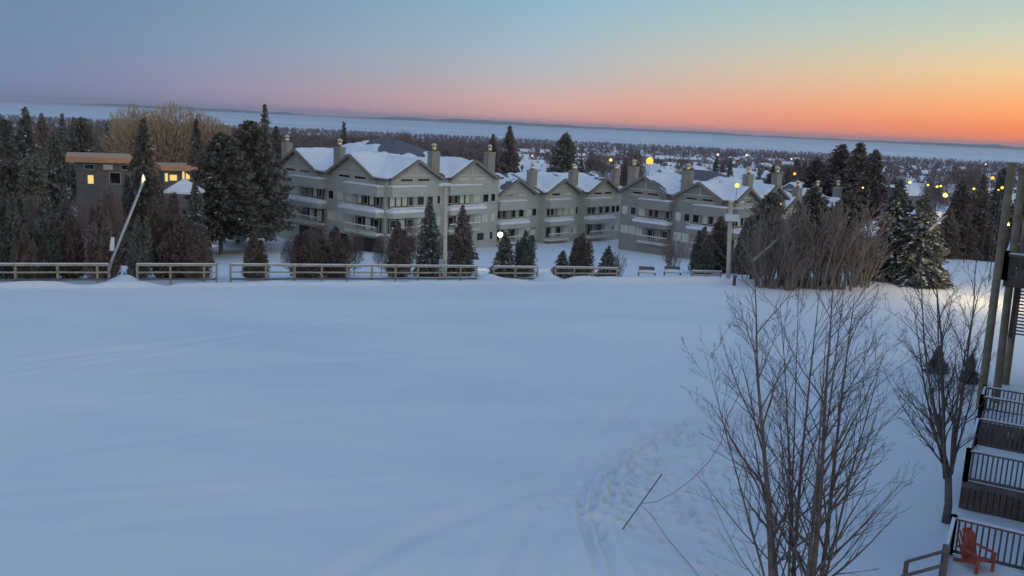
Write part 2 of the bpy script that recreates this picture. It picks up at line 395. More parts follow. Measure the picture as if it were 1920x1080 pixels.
def balcony(root, fr, u0, u1, z0, z1, out, snow=.25, sid='siding'):
    m = MB(); m.fbox(fr, u0, u1, .02, out, z0-.12, z0); m.fbox(fr, u0, u1, out-.1, out, z0, z1)
    m.fbox(fr, u0, u0+.1, .02, out-.1, z0, z1); m.fbox(fr, u1-.1, u1, .02, out-.1, z0, z1)
    b = m.build('balcony', M[sid], root)
    if snow: snowcap(b, fr, u0, u1, .05, out, z1, snow)
    return b
def railing(root, fr, u0, u1, z0, out, matn='trim'):
    m = MB(); m.fbox(fr, u0, u1, .02, out, z0-.15, z0); m.fbox(fr, u0, u1, out-.08, out, z0+.95, z0+1.03); m.fbox(fr, u0, u1, out-.06, out-.02, z0+.12, z0+.18)
    n = int((u1-u0)/.28)
    for k in range(n+1): u = u0+.03+(u1-u0-.06)*k/n; m.fbox(fr, u-.02, u+.02, out-.06, out-.02, z0+.18, z0+.95)
    b = m.build('balcony', M[matn], root); snowcap(b, fr, u0, u1, .1, out-.1, z0, .2, .02); snowcap(b, fr, u0, u1, out-.1, out, z0+1.03, .08, .02)
    return b

RISE = [.54]
def facade_unit(root, fr, u0, W, zb, ze, side, gables, style=0, sid='siding'):
    """one dwelling's front: side=+1 balconies on the right half, -1 on the left half"""
    def U(a, b):      # fractions measured from the balcony-free side
        return (u0+W*a, u0+W*b) if side > 0 else (u0+W*(1-b), u0+W*(1-a))
    def Z(z): return z
    bay = .35
    # gable window band
    gc, gw = gables
    for s in (-1, 1):
        a = gc + s*gw*.36; window(root, fr, a-gw*.26, a+gw*.26, ze-.72, ze-.28, bay, 'glass' if style != 1 else 'blind')
    m = MB(); m.fbox(fr, gc-gw*.8, gc+gw*.8, bay, bay+.07, ze-.02, ze+.16); m.fbox(fr, gc-gw*.75, gc+gw*.75, bay, bay+.05, ze-1.0, ze-.86); m.fbox(fr, gc-.09, gc+.09, bay, bay+.06, ze+.16, ze+gw*.36)
    m.build('gable_trim', M['trim'], root)
    rs = RISE[0]
    for s in (-1, 1):
        m = MB(); m.beam(fr.pt(gc+s*(gw+.5), 1.19, ze-.5*rs-.17), fr.pt(gc+s*.02, 1.19, ze+gw*rs-.17), .07, .34); m.build('rake_board', M['rake'], root)
    # top balcony
    a, b = U(.42, .985)
    balcony(root, fr, a, b, ze-2.55, ze-1.3, 1.25, .2, sid)
    # level three windows
    z0, z1 = ze-3.95, ze-2.72
    for (p, q) in ((.06, .16), (.22, .33), (.38, .50)): window(root, fr, *U(p, q), z0, z1, .36 if False else .0+bay*(1 if gc-gw < sum(U(p, q))/2 < gc+gw else 0), 'glass')
    x = U(.56, .97); mo = MB(); mo.fbox(fr, x[0], x[1], .0+bay, .02+bay, z0-.1, z1+.1); mo.build('patio_door', M['opening'], root)
    for k in range(4): uu = x[0]+(x[1]-x[0])*(k+.5)/4; window(root, fr, uu-.42, uu+.42, z0, z1, bay+.02, ('glass', 'glass', 'blind', 'glass')[k])
    # level three balcony (the deep snow shelf)
    a, b = U(.36, .99)
    m = MB(); m.fbox(fr, a, b, 1.45, 1.5, ze-4.15, ze-4.05); m.build('handrail', M['roof_snow'], root)
    balcony(root, fr, a, b, ze-5.35, ze-4.75, 1.5, .55, sid)
    # level two
    if ze-6.9 > zb+.2:
        z0, z1 = ze-6.95, ze-5.65
        for (p, q) in ((.05, .2), (.21, .34), (.35, .48)): window(root, fr, *U(p, q), z0, z1, bay*(1 if gc-gw < sum(U(p, q))/2 < gc+gw else 0), 'blind', 1)
        x = U(.55, .97); MB().fbox(fr, x[0], x[1], bay, .02+bay, z0-.5, z1).build('patio_door', M['opening'], root)
        for k in range(3): uu = x[0]+(x[1]-x[0])*(k+.5)/3; window(root, fr, uu-.55, uu+.55, z0-.4, z1-.1, bay+.02, ('glass', 'blind', 'glass')[k])
        a, b = U(.45, .99); railing(root, fr, a, b, ze-7.75, 1.4)
    if ze-9.8 > zb-.3:
        z0, z1 = ze-9.6, ze-8.4
        for (p, q) in ((.08, .2), (.28, .42)): window(root, fr, *U(p, q), z0, z1, bay*(1 if gc-gw < sum(U(p, q))/2 < gc+gw else 0), 'glass')
        x = U(.52, .95); MB().fbox(fr, x[0], x[1], bay, .02+bay, zb, z1).build('patio_door', M['opening'], root)
    elif ze-7 < zb+1.5:
        x = U(.1, .3); window(root, fr, *x, zb+.9, zb+2.1, bay, 'blind')

def roof_field(root, fr, Lx, Ly, ze, gabs, slope=.42, cover=.9, seed=0, hip=True, pk=None):
    """fr: frame of the front (u along the front, -o into the building). gabs: (axis 'u'/'v', centre, half width, rise, at)"""
    ov = .6; ext = 1.15; st = .3
    us = np.arange(-ext, Lx+ext+.01, st); vs_ = np.arange(-ext, Ly+ext+.01, st)
    Ug, Vg = np.meshgrid(us, vs_, indexing='ij')
    dmin = np.minimum(np.minimum(Ug, Lx-Ug), np.minimum(Vg, Ly-Vg)) if hip else np.minimum(Vg, Ly-Vg)
    inside = (Ug >= -ov) & (Ug <= Lx+ov) & (Vg >= -ov) & (Vg <= Ly+ov)
    H = ze + slope*dmin
    if pk: H = np.minimum(H, pk)
    H = np.where(inside, H, -99)
    own = np.zeros(H.shape)
    for ax, c, gw, rise, depth in gabs:
        t = Ug if ax == 'u' else Vg; dd = Vg if ax == 'u' else Ug
        g = ze + rise*(1 - np.abs(t-c)/gw)
        ok = (np.abs(t-c) <= gw+.5) & (dd >= -ext) & (dd <= depth)
        g = np.where(ok, g, -99); own = np.where(g > H, 1, own); H = np.maximum(H, g)
    ok = H > -50
    n = fbm(Ug*.22+seed*3.1, Vg*.22+seed, 4)
    hgt = (H-ze)
    T = .19 + .42*n - np.clip((hgt-cover*4.2-2.2*n)*.9, 0, 1)*(own < .5) + .10*fbm(Ug*.7, Vg*.7+seed, 3)
    for ax, c, gw, rise, depth in gabs:      # snow stops short of the rakes at the front
        t = Ug if ax == 'u' else Vg; dd = Vg if ax == 'u' else Ug
        T = T - .6*((dd < -.75) & (np.abs(t-c) <= gw+.5))
    # bare right-hand slopes of gables near the ridge
    for ax, c, gw, rise, depth in gabs:
        if ax == 'u': T = T - .42*((Ug > c+.25) & (Ug < c+gw+.3) & (Vg < depth*.55) & (Ug-c < gw*1.1) & (own > 0))*(.65+n)
    T = np.clip(T, -.06, .42)
    def sheet(name, Zt, Zb, mt, mask, smooth):
        idx = -np.ones(H.shape, int); k = np.argwhere(mask); idx[mask] = np.arange(len(k))
        P = [fr.pt(us[i], -vs_[j], 0) for i, j in k]; P = np.array(P); off = root.location
        top = P.copy(); top[:, 2] = Zt[mask]; bot = P.copy(); bot[:, 2] = Zb[mask]
        V = np.vstack([top, bot]) - np.array(off); nv = len(k); Fs = []
        cell = mask[:-1, :-1] & mask[1:, :-1] & mask[:-1, 1:] & mask[1:, 1:]
        for i, j in np.argwhere(cell):
            a, b, c, d = idx[i, j], idx[i+1, j], idx[i+1, j+1], idx[i, j+1]
            Fs.append((a, b, c, d)); Fs.append((a+nv, d+nv, c+nv, b+nv))
            for (ii, jj, p, q) in ((i, j-1, a, b), (i+1, j, b, c), (i, j+1, c, d), (i-1, j, d, a)):
                if not (0 <= ii < cell.shape[0] and 0 <= jj < cell.shape[1] and cell[ii, jj]): Fs.append((p, p+nv, q+nv, q))
        return np_mesh(name, V, Fs, mt, root, smooth=smooth)
    r = sheet('roof', H, H-.32, [M['shingle']], ok, False)
    s = sheet('roof_snow', H+np.where(T > .02, T, -.06), H-.1, [M['roof_snow']], ok, False); s.parent = r
    return r

def chimney(root, fr, u, o, ze, top, w=1.45):
    m = MB(); m.fbox(fr, u-w/2, u+w/2, o-.5, o+.5, ze-1.0, top); m.fbox(fr, u-w/2-.06, u+w/2+.06, o-.56, o+.56, top-.3, top-.12)
    c = m.build('chimney', M['chim'], root)
    p = fr.pt(u, o, top); k = MB(); k.tube([(p[0], p[1], top), (p[0], p[1], top+.75)], .27, 10); k.tube([(p[0], p[1], top+.78), (p[0], p[1], top+.92), (p[0], p[1], top+1.15)], [.40, .38, .12], 10)
    k.build('chimney_cap', M['cap'], c, smooth=True)

def gable_wall(mb, fr, c, gw, zb, ze, rise, bay=.35):
    mb.fbox(fr, c-gw, c+gw, -.2, bay, zb, ze)
    a = [fr.pt(c-gw+.02, bay-.004, ze), fr.pt(c+gw-.02, bay-.004, ze), fr.pt(c, bay-.004, ze+rise-.06)]; b = [fr.pt(c-gw+.02, -1.0, ze), fr.pt(c+gw-.02, -1.0, ze), fr.pt(c, -1.0, ze+rise-.06)]
    mb.add(a+b, [(0, 1, 2), (5, 4, 3), (0, 2, 5, 3), (1, 4, 5, 2), (0, 3, 4, 1)])

def block(name, label, pxK, Y, hd, splits_r, splits_l, zb, ze, seed, sid='siding', cover=.6):
    p = atY(pxK, 400, Y); K = Vector((p.x, p.y, 0)); hx = head(hd); hy = head(hd-90)
    sr = [0]+[solve_to(K, hx, q) for q in splits_r]; sl = [0]+[solve_to(K, hy, q) for q in splits_l]
    Lx, Ly = sr[-1], sl[-1]
    root = empty(name, (K.x, K.y, zb), label, 'apartment block'); RISE[0] = .54
    fr = Frame(K, hx); Kl = K + hy*Ly; fl = Frame(Kl, -hy)
    w = MB(); w.fbox(fr, 0, Lx, -Ly, 0, zb-1.5, ze+.02)
    gabs = []; U = []
    for i in range(len(sr)-1):
        W = sr[i+1]-sr[i]; c = sr[i]+W*.46; gw = min(W*.40, 4.2); gabs.append(('u', c, gw, gw*.54, 9)); gable_wall(w, fr, c, gw, zb-1.5, ze, gw*.54)
        U.append((fr, sr[i], W, -1, (c, gw)))
    for i in range(len(sl)-1):
        W = sl[i+1]-sl[i]; c = sl[i]+W*.52; gw = min(W*.40, 4.8); gabs.append(('v', c, gw, gw*.54, 9)); cl = Ly-c; gable_wall(w, fl, cl, gw, zb-1.5, ze, gw*.54)
        U.append((fl, Ly-sl[i+1], W, 1, (cl, gw)))
    w.build('wall', M[sid], root)
    for k, (f, u0, W, sd, g) in enumerate(U): facade_unit(root, f, u0, W, zb, ze, sd, g, k % 3, sid)
    roof_field(root, fr, Lx, Ly, ze, gabs, cover=cover, seed=seed)
    for i in range(1, len(sr)): chimney(root, fr, sr[i]-.9, -1.3, ze, ze+3.3)
    for i in range(1, len(sl)): chimney(root, fl, Ly-sl[i]+1.0, -1.3, ze, ze+3.3)
    return root, fr, Lx
def row(name, label, S, hd, ends_px, step, zb, ze, seed, depth=13, sid='siding', rise=.52):
    hx = head(hd); S = Vector((S.x, S.y, 0)); root = empty(name, (S.x, S.y, zb), label, 'row houses')
    w = MB(); todo = []; RISE[0] = rise
    for i, px in enumerate(ends_px):
        W = solve_to(S, hx, px); fr = Frame(S, hx); c = W*.42; gw = min(W*.42, 4.0)
        w.fbox(fr, 0.003*i, W, -depth, 0, zb-1.5, ze+.02); gable_wall(w, fr, c, gw, zb-1.5, ze, gw*rise)
        todo.append((fr, W, c, gw)); S = S + hx*W + fr.n*step
    w.build('wall', M[sid], root)
    for i, (fr, W, c, gw) in enumerate(todo):
        facade_unit(root, fr, 0, W, zb, ze, -1, (c, gw), i+1, sid)
        roof_field(root, fr, W-.05, depth, ze, [('u', c, gw, gw*rise, 7)], seed=seed+i, slope=.36, hip=False)
        chimney(root, fr, W-.75, -1.2, ze, ze+3.2)
    return root
bA, frA, LxA = block('apartment_block', 'large grey-green apartment block with four gables and bare pyramid roof top, nearest the fence', 722, 120, 42, [833, 936], [614, 517], -6.6, 4.25, 1)
row('row_houses', 'staggered row of three lower gabled houses stepping right from the large pyramid-roofed block', Vector(frA.pt(LxA, -.9, 0)), 42, [1014, 1091, 1169], .9, -6.6, 1.55, 4)
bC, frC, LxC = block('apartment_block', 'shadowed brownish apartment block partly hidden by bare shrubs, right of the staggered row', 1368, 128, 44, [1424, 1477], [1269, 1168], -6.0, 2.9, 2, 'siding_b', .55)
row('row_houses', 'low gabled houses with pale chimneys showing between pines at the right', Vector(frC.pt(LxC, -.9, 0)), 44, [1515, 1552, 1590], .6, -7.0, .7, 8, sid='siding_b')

# ------------------------------------------------------------------ fences along the field edge
def fence(label, pxs, h=1.18, first=True, low=0.0):
    P = []
    for px in pxs:
        x, y = on_edge(px, 2.4); P.append(Vector((x, y, 0)))
    root = empty('rail_fence', (P[0].x, P[0].y, ground(P[0].x, P[0].y)), label, 'fence', 'rail fence sections along the far field edge')
    tops = [h - low*i/len(P) for i in range(len(P))]
    for p, t in zip(P, tops):
        g = min(ground(p.x, p.y), 0) - .4; a = random.uniform(-.02, .02)
        MB().beam((p.x, p.y, g), (p.x+a, p.y, t+.05+random.uniform(-.03, .05)), .13, .11).build('post', M['fence'], root)
    for f, w, hh in ((1.0, .10, .15), (.56, .05, .11), (.14, .05, .13)):
        m = MB()
        for i in range(len(P)-1):
            a, b = P[i], P[i+1]; dz = random.uniform(-.015, .015); n = Vector((Nx, Ny, 0))*(-.10 if f < 1 else -.11)
            e = (b-a)*.003
            m.beam((a.x+n.x+e.x, a.y+n.y+e.y, tops[i]*f+dz), (b.x+n.x-e.x, b.y+n.y-e.y, tops[i+1]*f-dz), w, hh)
        m.build('rail', M['fence'] if f > .5 else M['fence_dk'], root)
        if f == 1.0:
            m = MB()
            for i in range(len(P)-1):
                a, b = P[i], P[i+1]; n = Vector((Nx, Ny, 0))*-.11
                m.beam((a.x+n.x, a.y+n.y, tops[i]+.10), (b.x+n.x, b.y+n.y, tops[i+1]+.10), .10, .045)
            m.build('snow_cap', M['roof_snow'], root)
    return root
fence('pale rail fence section at the far left, left of the snow drift', [-48, 30, 109, 183, 205])
fence('short rail fence section between the snow drift and the gap with the snowy path', [258, 320, 383, 406])
fence('longest rail fence section, running in front of the large gabled block to the drift', [432, 499, 552, 603, 651, 697, 741, 783, 824, 863, 893], low=.12)
fence('half-buried rail fence section below the bright floodlight', [925, 965, 1007], h=1.05, low=.05)
fence('short rail fence section in front of the brown cedar at the row houses', [1040, 1075, 1112, 1155], h=1.02, low=.12)
fence('low snow-buried fence end right of the benches', [1295, 1322, 1350], h=.7, low=.1)

# ------------------------------------------------------------------ trees
def leafquads(C, D, L, W, rngl, flat=.0):
    """rhombic sprays: centre C, direction D, length L, width W"""
    n = len(C); D = D/np.maximum(np.linalg.norm(D, axis=1, keepdims=True), 1e-6)
    Rn = rngl.normal(size=(n, 3)); Rn[:, 2] *= (1-flat); S = np.cross(D, Rn)
    if flat: S[:, 2] *= (1-flat)
    S /= np.maximum(np.linalg.norm(S, axis=1, keepdims=True), 1e-6)
    a = C - D*L[:, None]*.5; c = C + D*L[:, None]*.5; m = C + D*L[:, None]*rngl.uniform(-.15, .1, n)[:, None]
    b = m + S*W[:, None]*.5; d = m - S*W[:, None]*.5
    V = np.stack([a, b, c, d], 1).reshape(-1, 3); Fq = np.arange(4*n).reshape(-1, 4)
    return V, Fq
def make_conifer(seed, rw, nb=240, droop=.25, size=.045, power=.85, lumpy=.25, base=.04, dens=1.0, tip=1.0, width=.5, sn=.45):
    g = np.random.default_rng(seed); C = []; D = []; S = []; SN = []
    lump = g.uniform(1-lumpy, 1+lumpy, (7, 5))
    for i in range(nb):
        t = base + (1-base)*(1-(1-g.random())**.62*1.0) if False else base+(1-base)*g.random()**1.25
        a = g.random()*2*math.pi
        ln = rw*((1-t)**power)*tip*lump[int(t*6.99), int(a/6.2832*4.999)]*g.uniform(.65, 1.12) + .006
        k = max(2, int(ln/size*2.6*dens)); s = np.sqrt(g.random(k))*.95+.07
        rise = .18*ln if t > .7 else 0
        x = np.cos(a)*ln*s; y = np.sin(a)*ln*s; z = t - droop*ln*s**1.6 + rise*s
        j = g.normal(size=(k, 3))*size*.33; C.append(np.stack([x, y, z], 1)+j)
        d = np.stack([np.full(k, math.cos(a)), np.full(k, math.sin(a)), -droop*s*1.4], 1)+g.normal(size=(k, 3))*.5; D.append(d)
        S.append(g.uniform(.6, 1.3, k)*size)
        if t < .8 and g.random() < sn: SN.append(np.stack([x, y, z+size*.22], 1)[s > .45])
    t = np.linspace(.9, 1.0, 14); C.append(np.stack([g.normal(size=14)*.004, g.normal(size=14)*.004, t], 1)); D.append(np.stack([g.normal(size=14)*.5, g.normal(size=14)*.5, np.ones(14)], 1)); S.append(np.full(14, size*.7))
    C = np.vstack(C); D = np.vstack(D); S = np.concatenate(S)
    V, Fq = leafquads(C, D, S*1.5, S*width*1.5, g)
    SN = np.vstack(SN)
    sv = leafquads(SN, np.stack([g.normal(size=len(SN)), g.normal(size=len(SN)), np.zeros(len(SN))], 1), np.full(len(SN), size*1.0), np.full(len(SN), size*.55), g, flat=.9)
    return (V, Fq), sv
def make_cedar(seed, rw, n=9000, size=.030):
    g = np.random.default_rng(seed); C = []; D = []; K = 9
    for k in range(K):                                  # leaders of unequal height leaning out of one base
        a0 = k*2.4+seed; h = 1.0 if k == 0 else g.uniform(.50, .93); off = 0 if k == 0 else rw*g.uniform(.30, .68); m = n//K
        t = g.random(m)**.85; a = g.random(m)*2*math.pi
        lob = 1+.22*np.sin(a*3+seed+k)+.3*fbm(a*1.3+seed, t*8+k*3, 3)*2
        r = rw*.62*(.6+.4*h)*np.minimum(1, (t+.10)/.2)**.5*np.clip(1-t, 0, 1)**.55*lob*g.random(m)**.4
        lean = off*(.35+.75*np.sqrt(t))
        C.append(np.stack([np.cos(a0)*lean+np.cos(a)*r, np.sin(a0)*lean+np.sin(a)*r, t*h*.97+.01+g.normal(size=m)*.012], 1))
        D.append(np.stack([np.cos(a)*.6, np.sin(a)*.6, np.full(m, .9)], 1)+g.normal(size=(m, 3))*.5)
    C = np.vstack(C); D = np.vstack(D); S = g.uniform(.5, 1.6, len(C))*size
    return leafquads(C, D, S*1.8, S*.55, g)
def grow(mb, p, d, L, r, depth, g, spec):
    """a limb with side limbs; spec per depth: (segments, children, spread, length ratio, wander, up-pull)"""
    seg, nc, spr, lr, wan, up = spec[depth]
    pts = [p]; rad = [r]; q = p.copy(); dd = d.normalized()
    for i in range(seg):
        dd = (dd + Vector((g.gauss(0, wan), g.gauss(0, wan), g.gauss(0, wan*.6))) + Vector((0, 0, up))).normalized()
        q = q + dd*(L/seg); pts.append(q.copy()); rad.append(max(r*(1-.9*(i+1)/seg), .0035))
    mb.tube(pts, rad, 7 if depth == 0 else (5 if depth == 1 else 3))
    if depth+1 < len(spec):
        for k in range(nc):
            t = .12+.86*(k+g.random())/nc; i = min(int(t*seg), seg-1); b = pts[i].lerp(pts[i+1], t*seg-i)
            ax = (pts[i+1]-pts[i]).normalized(); o = Vector((g.gauss(0, 1), g.gauss(0, 1), g.gauss(0, .4))); o = (o - ax*o.dot(ax)).normalized()
            a = spr*g.uniform(.7, 1.3); nd = ax*math.cos(a)+o*math.sin(a)
            grow(mb, b, nd, L*lr*g.uniform(.6, 1.2)*(1.15-.75*t), max(rad[i]*.55, .004), depth+1, g, spec)

def proto(kind, seed):
    """normalised tree (height 1) as (empty, parts) kept as the first instance's source; returns mesh datas"""
    parts = []
    tr = MB()
    if kind == 'spruce':
        f, s = make_conifer(seed, .27, 640, .28, .029, .8, .22, width=.5); parts = [('crown', f, 'spruce'), ('snow_on_branches', s, 'roof_snow')]
    elif kind == 'spruce_plain':
        f, s = make_conifer(seed, .25, 680, .25, .030, .75, .3, width=.5, sn=.10); parts = [('crown', f, 'spruce'), ('snow_on_branches', s, 'roof_snow')]
    elif kind == 'brownfir':
        f, s = make_conifer(seed, .26, 760, .15, .028, .7, .3, width=.5); parts = [('crown', f, 'brownfir')]
    elif kind == 'pine':
        f, s = make_conifer(seed, .34, 640, .02, .030, .48, .42, base=.08, dens=1.0, width=.6, sn=.07); parts = [('crown', f, 'pine'), ('snow_on_branches', s, 'roof_snow')]
    elif kind == 'highpine':
        f, s = make_conifer(seed, .34, 640, .02, .030, .45, .42, base=.15, dens=1.0, width=.6, sn=.05); parts = [('crown', f, 'pine'), ('snow_on_branches', s, 'roof_snow')]
    elif kind == 'cedar':
        parts = [('crown', make_cedar(seed, .30), 'cedar')]
    elif kind == 'cedar_green':
        parts = [('crown', make_cedar(seed, .28), 'spruce')]
    tr.tube([(0, 0, -.08), (0, 0, .3), (0.003, 0, .75), (0, 0, .97)], [.020, .016, .008, .002], 6)
    datas = []
    for nm, (V, Fq), mt in parts:
        o = np_mesh(nm, V, Fq, M[mt]); datas.append((nm, o.data)); bpy.data.objects.remove(o)
    o = tr.build('trunk', M['bark']); datas.append(('trunk', o.data)); bpy.data.objects.remove(o)
    return datas
PROTO = {}
def tree(kind, label, px, ytop, Y, wpx=None, name=None, cat='tree', group=None, seed=0, zoff=0.0, behind=None):
    key = (kind, seed % 3)
    if key not in PROTO: PROTO[key] = proto(kind, 11+seed % 3*7+len(kind))
    p = atY(px, ytop, Y); g = ground(p.x, p.y)+zoff; H = max(p.z-g, 1.0)
    o = empty(name or {'cedar': 'cedar_tree', 'cedar_green': 'cedar_tree', 'pine': 'pine_tree', 'highpine': 'pine_tree', 'brownfir': 'fir_tree'}.get(kind, 'spruce_tree'), (p.x, p.y, g), label, cat, group, random.uniform(0, 6.28))
    base = {'spruce': .27, 'spruce_plain': .25, 'brownfir': .26, 'pine': .36, 'highpine': .33, 'cedar': .31, 'cedar_green': .29}[kind]
    sx = H if wpx is None else (wpx*Y/F/2)/base
    o.scale = (sx, sx, H)
    for nm, d in PROTO[key]:
        q = link_mesh(nm, d, o)
        if nm == 'snow_on_branches': q['kind'] = 'stuff'
    return o

# --- cedars and small conifers right behind the fence
def eY(px, d): return on_edge(px, d)[1]
CED = [
 ('cedar', 'rust-brown cedar left of the leaning lamp pole, narrow', 186, 372, 5, 78, 0), ('cedar', 'rust-brown bushy cedar at the left, second from the leaning lamp pole', 132, 398, 6, 74, 1),
 ('cedar_green', 'dark green cedar at the far left edge behind the fence', 8, 352, 6, 92, 0), ('cedar_green', 'dark green bush-like cedar with snow specks near the left fence', 74, 388, 5, 84, 1),
 ('cedar', 'brown cedar half hidden at the left behind dark green cedars', 45, 420, 4, 60, 2),
 ('cedar', 'tall wide rust-brown cedar right of the leaning lamp pole', 325, 362, 7, 118, 2), ('cedar_green', 'dark thin cedar just right of the leaning lamp pole base', 258, 402, 5, 56, 2),
 ('cedar', 'rust-brown cedar beside the snowy path gap, left side', 372, 418, 5, 56, 0),
 ('cedar', 'small rust-brown cedar right of the snowy path gap', 478, 436, 5, 66, 1),
 ('cedar', 'brown cedar under the left gables, left one of a wide pair', 572, 432, 6, 72, 0), ('cedar', 'brown cedar under the left gables, right one of a wide pair', 630, 424, 6, 84, 2),
 ('cedar', 'brown narrow cedar at the corner of the large block', 748, 414, 6, 66, 1),
 ('spruce_plain', 'dark spruce just left of the straight centre lamp pole', 806, 378, 7, 66, 0), ('brownfir', 'dark reddish spruce just right of the straight centre lamp pole', 868, 386, 8, 62, 1),
 ('spruce', 'dark snow-dotted spruce left of the floodlit cedar', 948, 436, 5, 62, 1), ('cedar_green', 'dark pointed cedar right below the bright floodlight', 986, 432, 6, 54, 0),
 ('spruce', 'small snow-covered spruce left of the brown cedar at the row houses', 1056, 470, 5, 48, 0), ('cedar', 'brown cedar in front of the staggered row houses', 1093, 436, 6, 66, 1), ('spruce', 'small snow-laden spruce right of the brown cedar at the row houses', 1142, 462, 5, 50, 2),
 ('cedar_green', 'dark low green cedar left of the lamp pole with white box', 1322, 424, 14, 62, 1), ('brownfir', 'dark reddish cedar-like fir behind the lamp pole with white box', 1352, 406, 16, 70, 0), ('cedar_green', 'dark green cedar right of the lamp pole with white box', 1408, 404, 12, 74, 2),
]
for kind, lab, px, yt, d, w, sd in CED: tree(kind, lab, px, yt, eY(px, d), w, seed=sd, group='conifers along the far field fence')
# --- tall trees at the left
for kind, lab, px, yt, Y, w, sd in [
 ('spruce_plain', 'tall dark spruce rising before the golden bare tree, left spire', 268, 224, 130, 84, 0), ('spruce_plain', 'dark spruce spire before the right half of the golden bare tree', 368, 226, 150, 62, 1),
 ('highpine', 'broad very dark pine left of the large block, left half of the pair', 412, 252, 112, 150, 0), ('highpine', 'broad very dark pine touching the left wall of the large block', 472, 230, 118, 140, 1),
 ('spruce_plain', 'slim dark spruce whose tip pokes above the dark pines into the bay', 496, 199, 150, 60, 2),
 ('spruce_plain', 'dark spruce at the far left with its tip at the skyline', 46, 204, 150, 92, 1), ('pine', 'round dark pine at the far left skyline', 152, 222, 170, 84, 2),
 ('spruce_plain', 'dark spruce at the left frame edge behind the green cedars', 8, 226, 120, 88, 2), ('spruce_plain', 'dark spruce left of the flat-roofed house', 100, 246, 128, 84, 0),
 ('pine', 'dark pine in front of the flat-roofed house, left side', 62, 290, 104, 96, 1), ('spruce_plain', 'dark spruce in front of the right end of the flat-roofed house', 238, 330, 108, 60, 2),
 ('brownfir', 'brown bushy fir standing before the flat-roofed house wall', 205, 352, 98, 88, 0), ('brownfir', 'brown fir at the far left below the dark spruces', 20, 362, 92, 90, 1), ('spruce_plain', 'dark spruce left of the small snow-roofed pavilion', 292, 330, 112, 66, 1),
 ('spruce_plain', 'dark spruce low between the pavilion and the dark pines', 366, 342, 100, 62, 0), ('spruce_plain', 'dark spruce below the flat-roofed house, centre', 120, 356, 100, 72, 2),
 ('highpine', 'dark spreading pine filling between the two broad dark pines', 444, 268, 126, 130, 2), ('pine', 'dark rounded pine between the leaning pole and the pavilion', 268, 312, 104, 110, 2), ('pine', 'dark rounded pine at the far left edge, mid height', 22, 300, 110, 120, 0), ('brownfir', 'brown ragged fir between the far left green cedars', 98, 400, 78, 90, 2),
 ]: tree(kind, lab, px, yt, Y, w, seed=sd)
for i in range(26):
    px = random.uniform(-20, 520); Y = random.uniform(175, 330)
    tree(random.choice(['spruce_plain', 'pine', 'brownfir']), 'dark conifer in the wooded slope behind the flat-roofed house and golden bare tree', px, hor(px)+random.uniform(24, 62), Y, random.uniform(40, 64), seed=i, group='conifers on the wooded slope at the left')
# --- centre and right
for kind, lab, px, yt, Y, w, sd in [
 ('pine', 'rounded dark pine standing alone behind the staggered row houses', 1062, 250, 245, 70, 0), ('brownfir', 'narrow brown spruce behind the right end of the large block', 956, 238, 215, 62, 1), ('brownfir', 'small brown spruce beside the narrow one behind the large block', 925, 252, 225, 44, 2),
 ('spruce_plain', 'tiny dark spruce tip above the pyramid roof, left', 645, 230, 240, 40, 2),
 ('brownfir', 'large brown fir behind the bare shrubs, left tip of three', 1580, 272, 165, 136, 0), ('brownfir', 'large brown fir behind the bare shrubs, middle tip of three', 1614, 270, 160, 126, 1), ('brownfir', 'large brown fir behind the bare shrubs, right tip of three', 1644, 282, 150, 112, 2),
 ('brownfir', 'brown fir left of the three large ones, lower and wider', 1532, 296, 170, 116, 0),
 ('pine', 'olive pine rising out of the bare shrub clump, left', 1450, 362, 96, 104, 2), ('pine', 'olive pine rising out of the bare shrub clump, centre', 1530, 352, 98, 96, 1), ('pine', 'olive pine rising out of the bare shrub clump, right', 1592, 360, 96, 92, 0),
 ('spruce', 'large snow-laden spruce right of the bare shrubs, left of the pair', 1688, 338, 79, 138, 0), ('spruce', 'large snow-laden spruce right of the bare shrubs, right of the pair', 1738, 366, 77, 128, 2), 
 ('brownfir', 'dark brown fir before the timber posts, left', 1806, 338, 100, 80, 0), ('brownfir', 'dark brown fir before the timber posts, middle', 1844, 328, 104, 84, 1), ('spruce_plain', 'dark spruce partly hidden by the timber posts', 1882, 318, 108, 86, 2), ('brownfir', 'dark brown fir seen between the timber posts at the right edge', 1925, 336, 100, 84, 2), ('brownfir', 'short dark fir between the snow-laden pair and the darker firs', 1780, 392, 96, 66, 1),
 ('spruce', 'small young pine on the snow behind the forked bare tree, left', 1762, 648, 47, 46, 1), ('spruce', 'small young pine on the snow behind the forked bare tree, beside the posts', 1824, 662, 45, 38, 0),
 ]: tree(kind, lab, px, yt, Y, w, seed=sd)
for i in range(16):
    px = random.uniform(940, 1560); Y = random.uniform(230, 420)
    tree(random.choice(['spruce_plain', 'pine', 'brownfir']), 'small dark conifer among the first village roofs behind the condominiums', px, hor(px)+random.uniform(42, 62), Y, random.uniform(20, 34), seed=i, group='conifers among the village roofs')

# --- bare trees
def bare_tree(name, label, base, stems, spec, matn='bark', seed=1, cat='tree', group=None, trunk=None):
    g = random.Random(seed); root = empty(name, base, label, cat, group)
    if trunk: MB().tube(*trunk, 8).build('trunk', M[matn], root, smooth=True)
    for (p, d, L, r) in stems:
        m = MB(); grow(m, Vector(p), Vector(d), L, r, 0, g, spec); m.build('stem', M[matn], root, smooth=True)
    return root
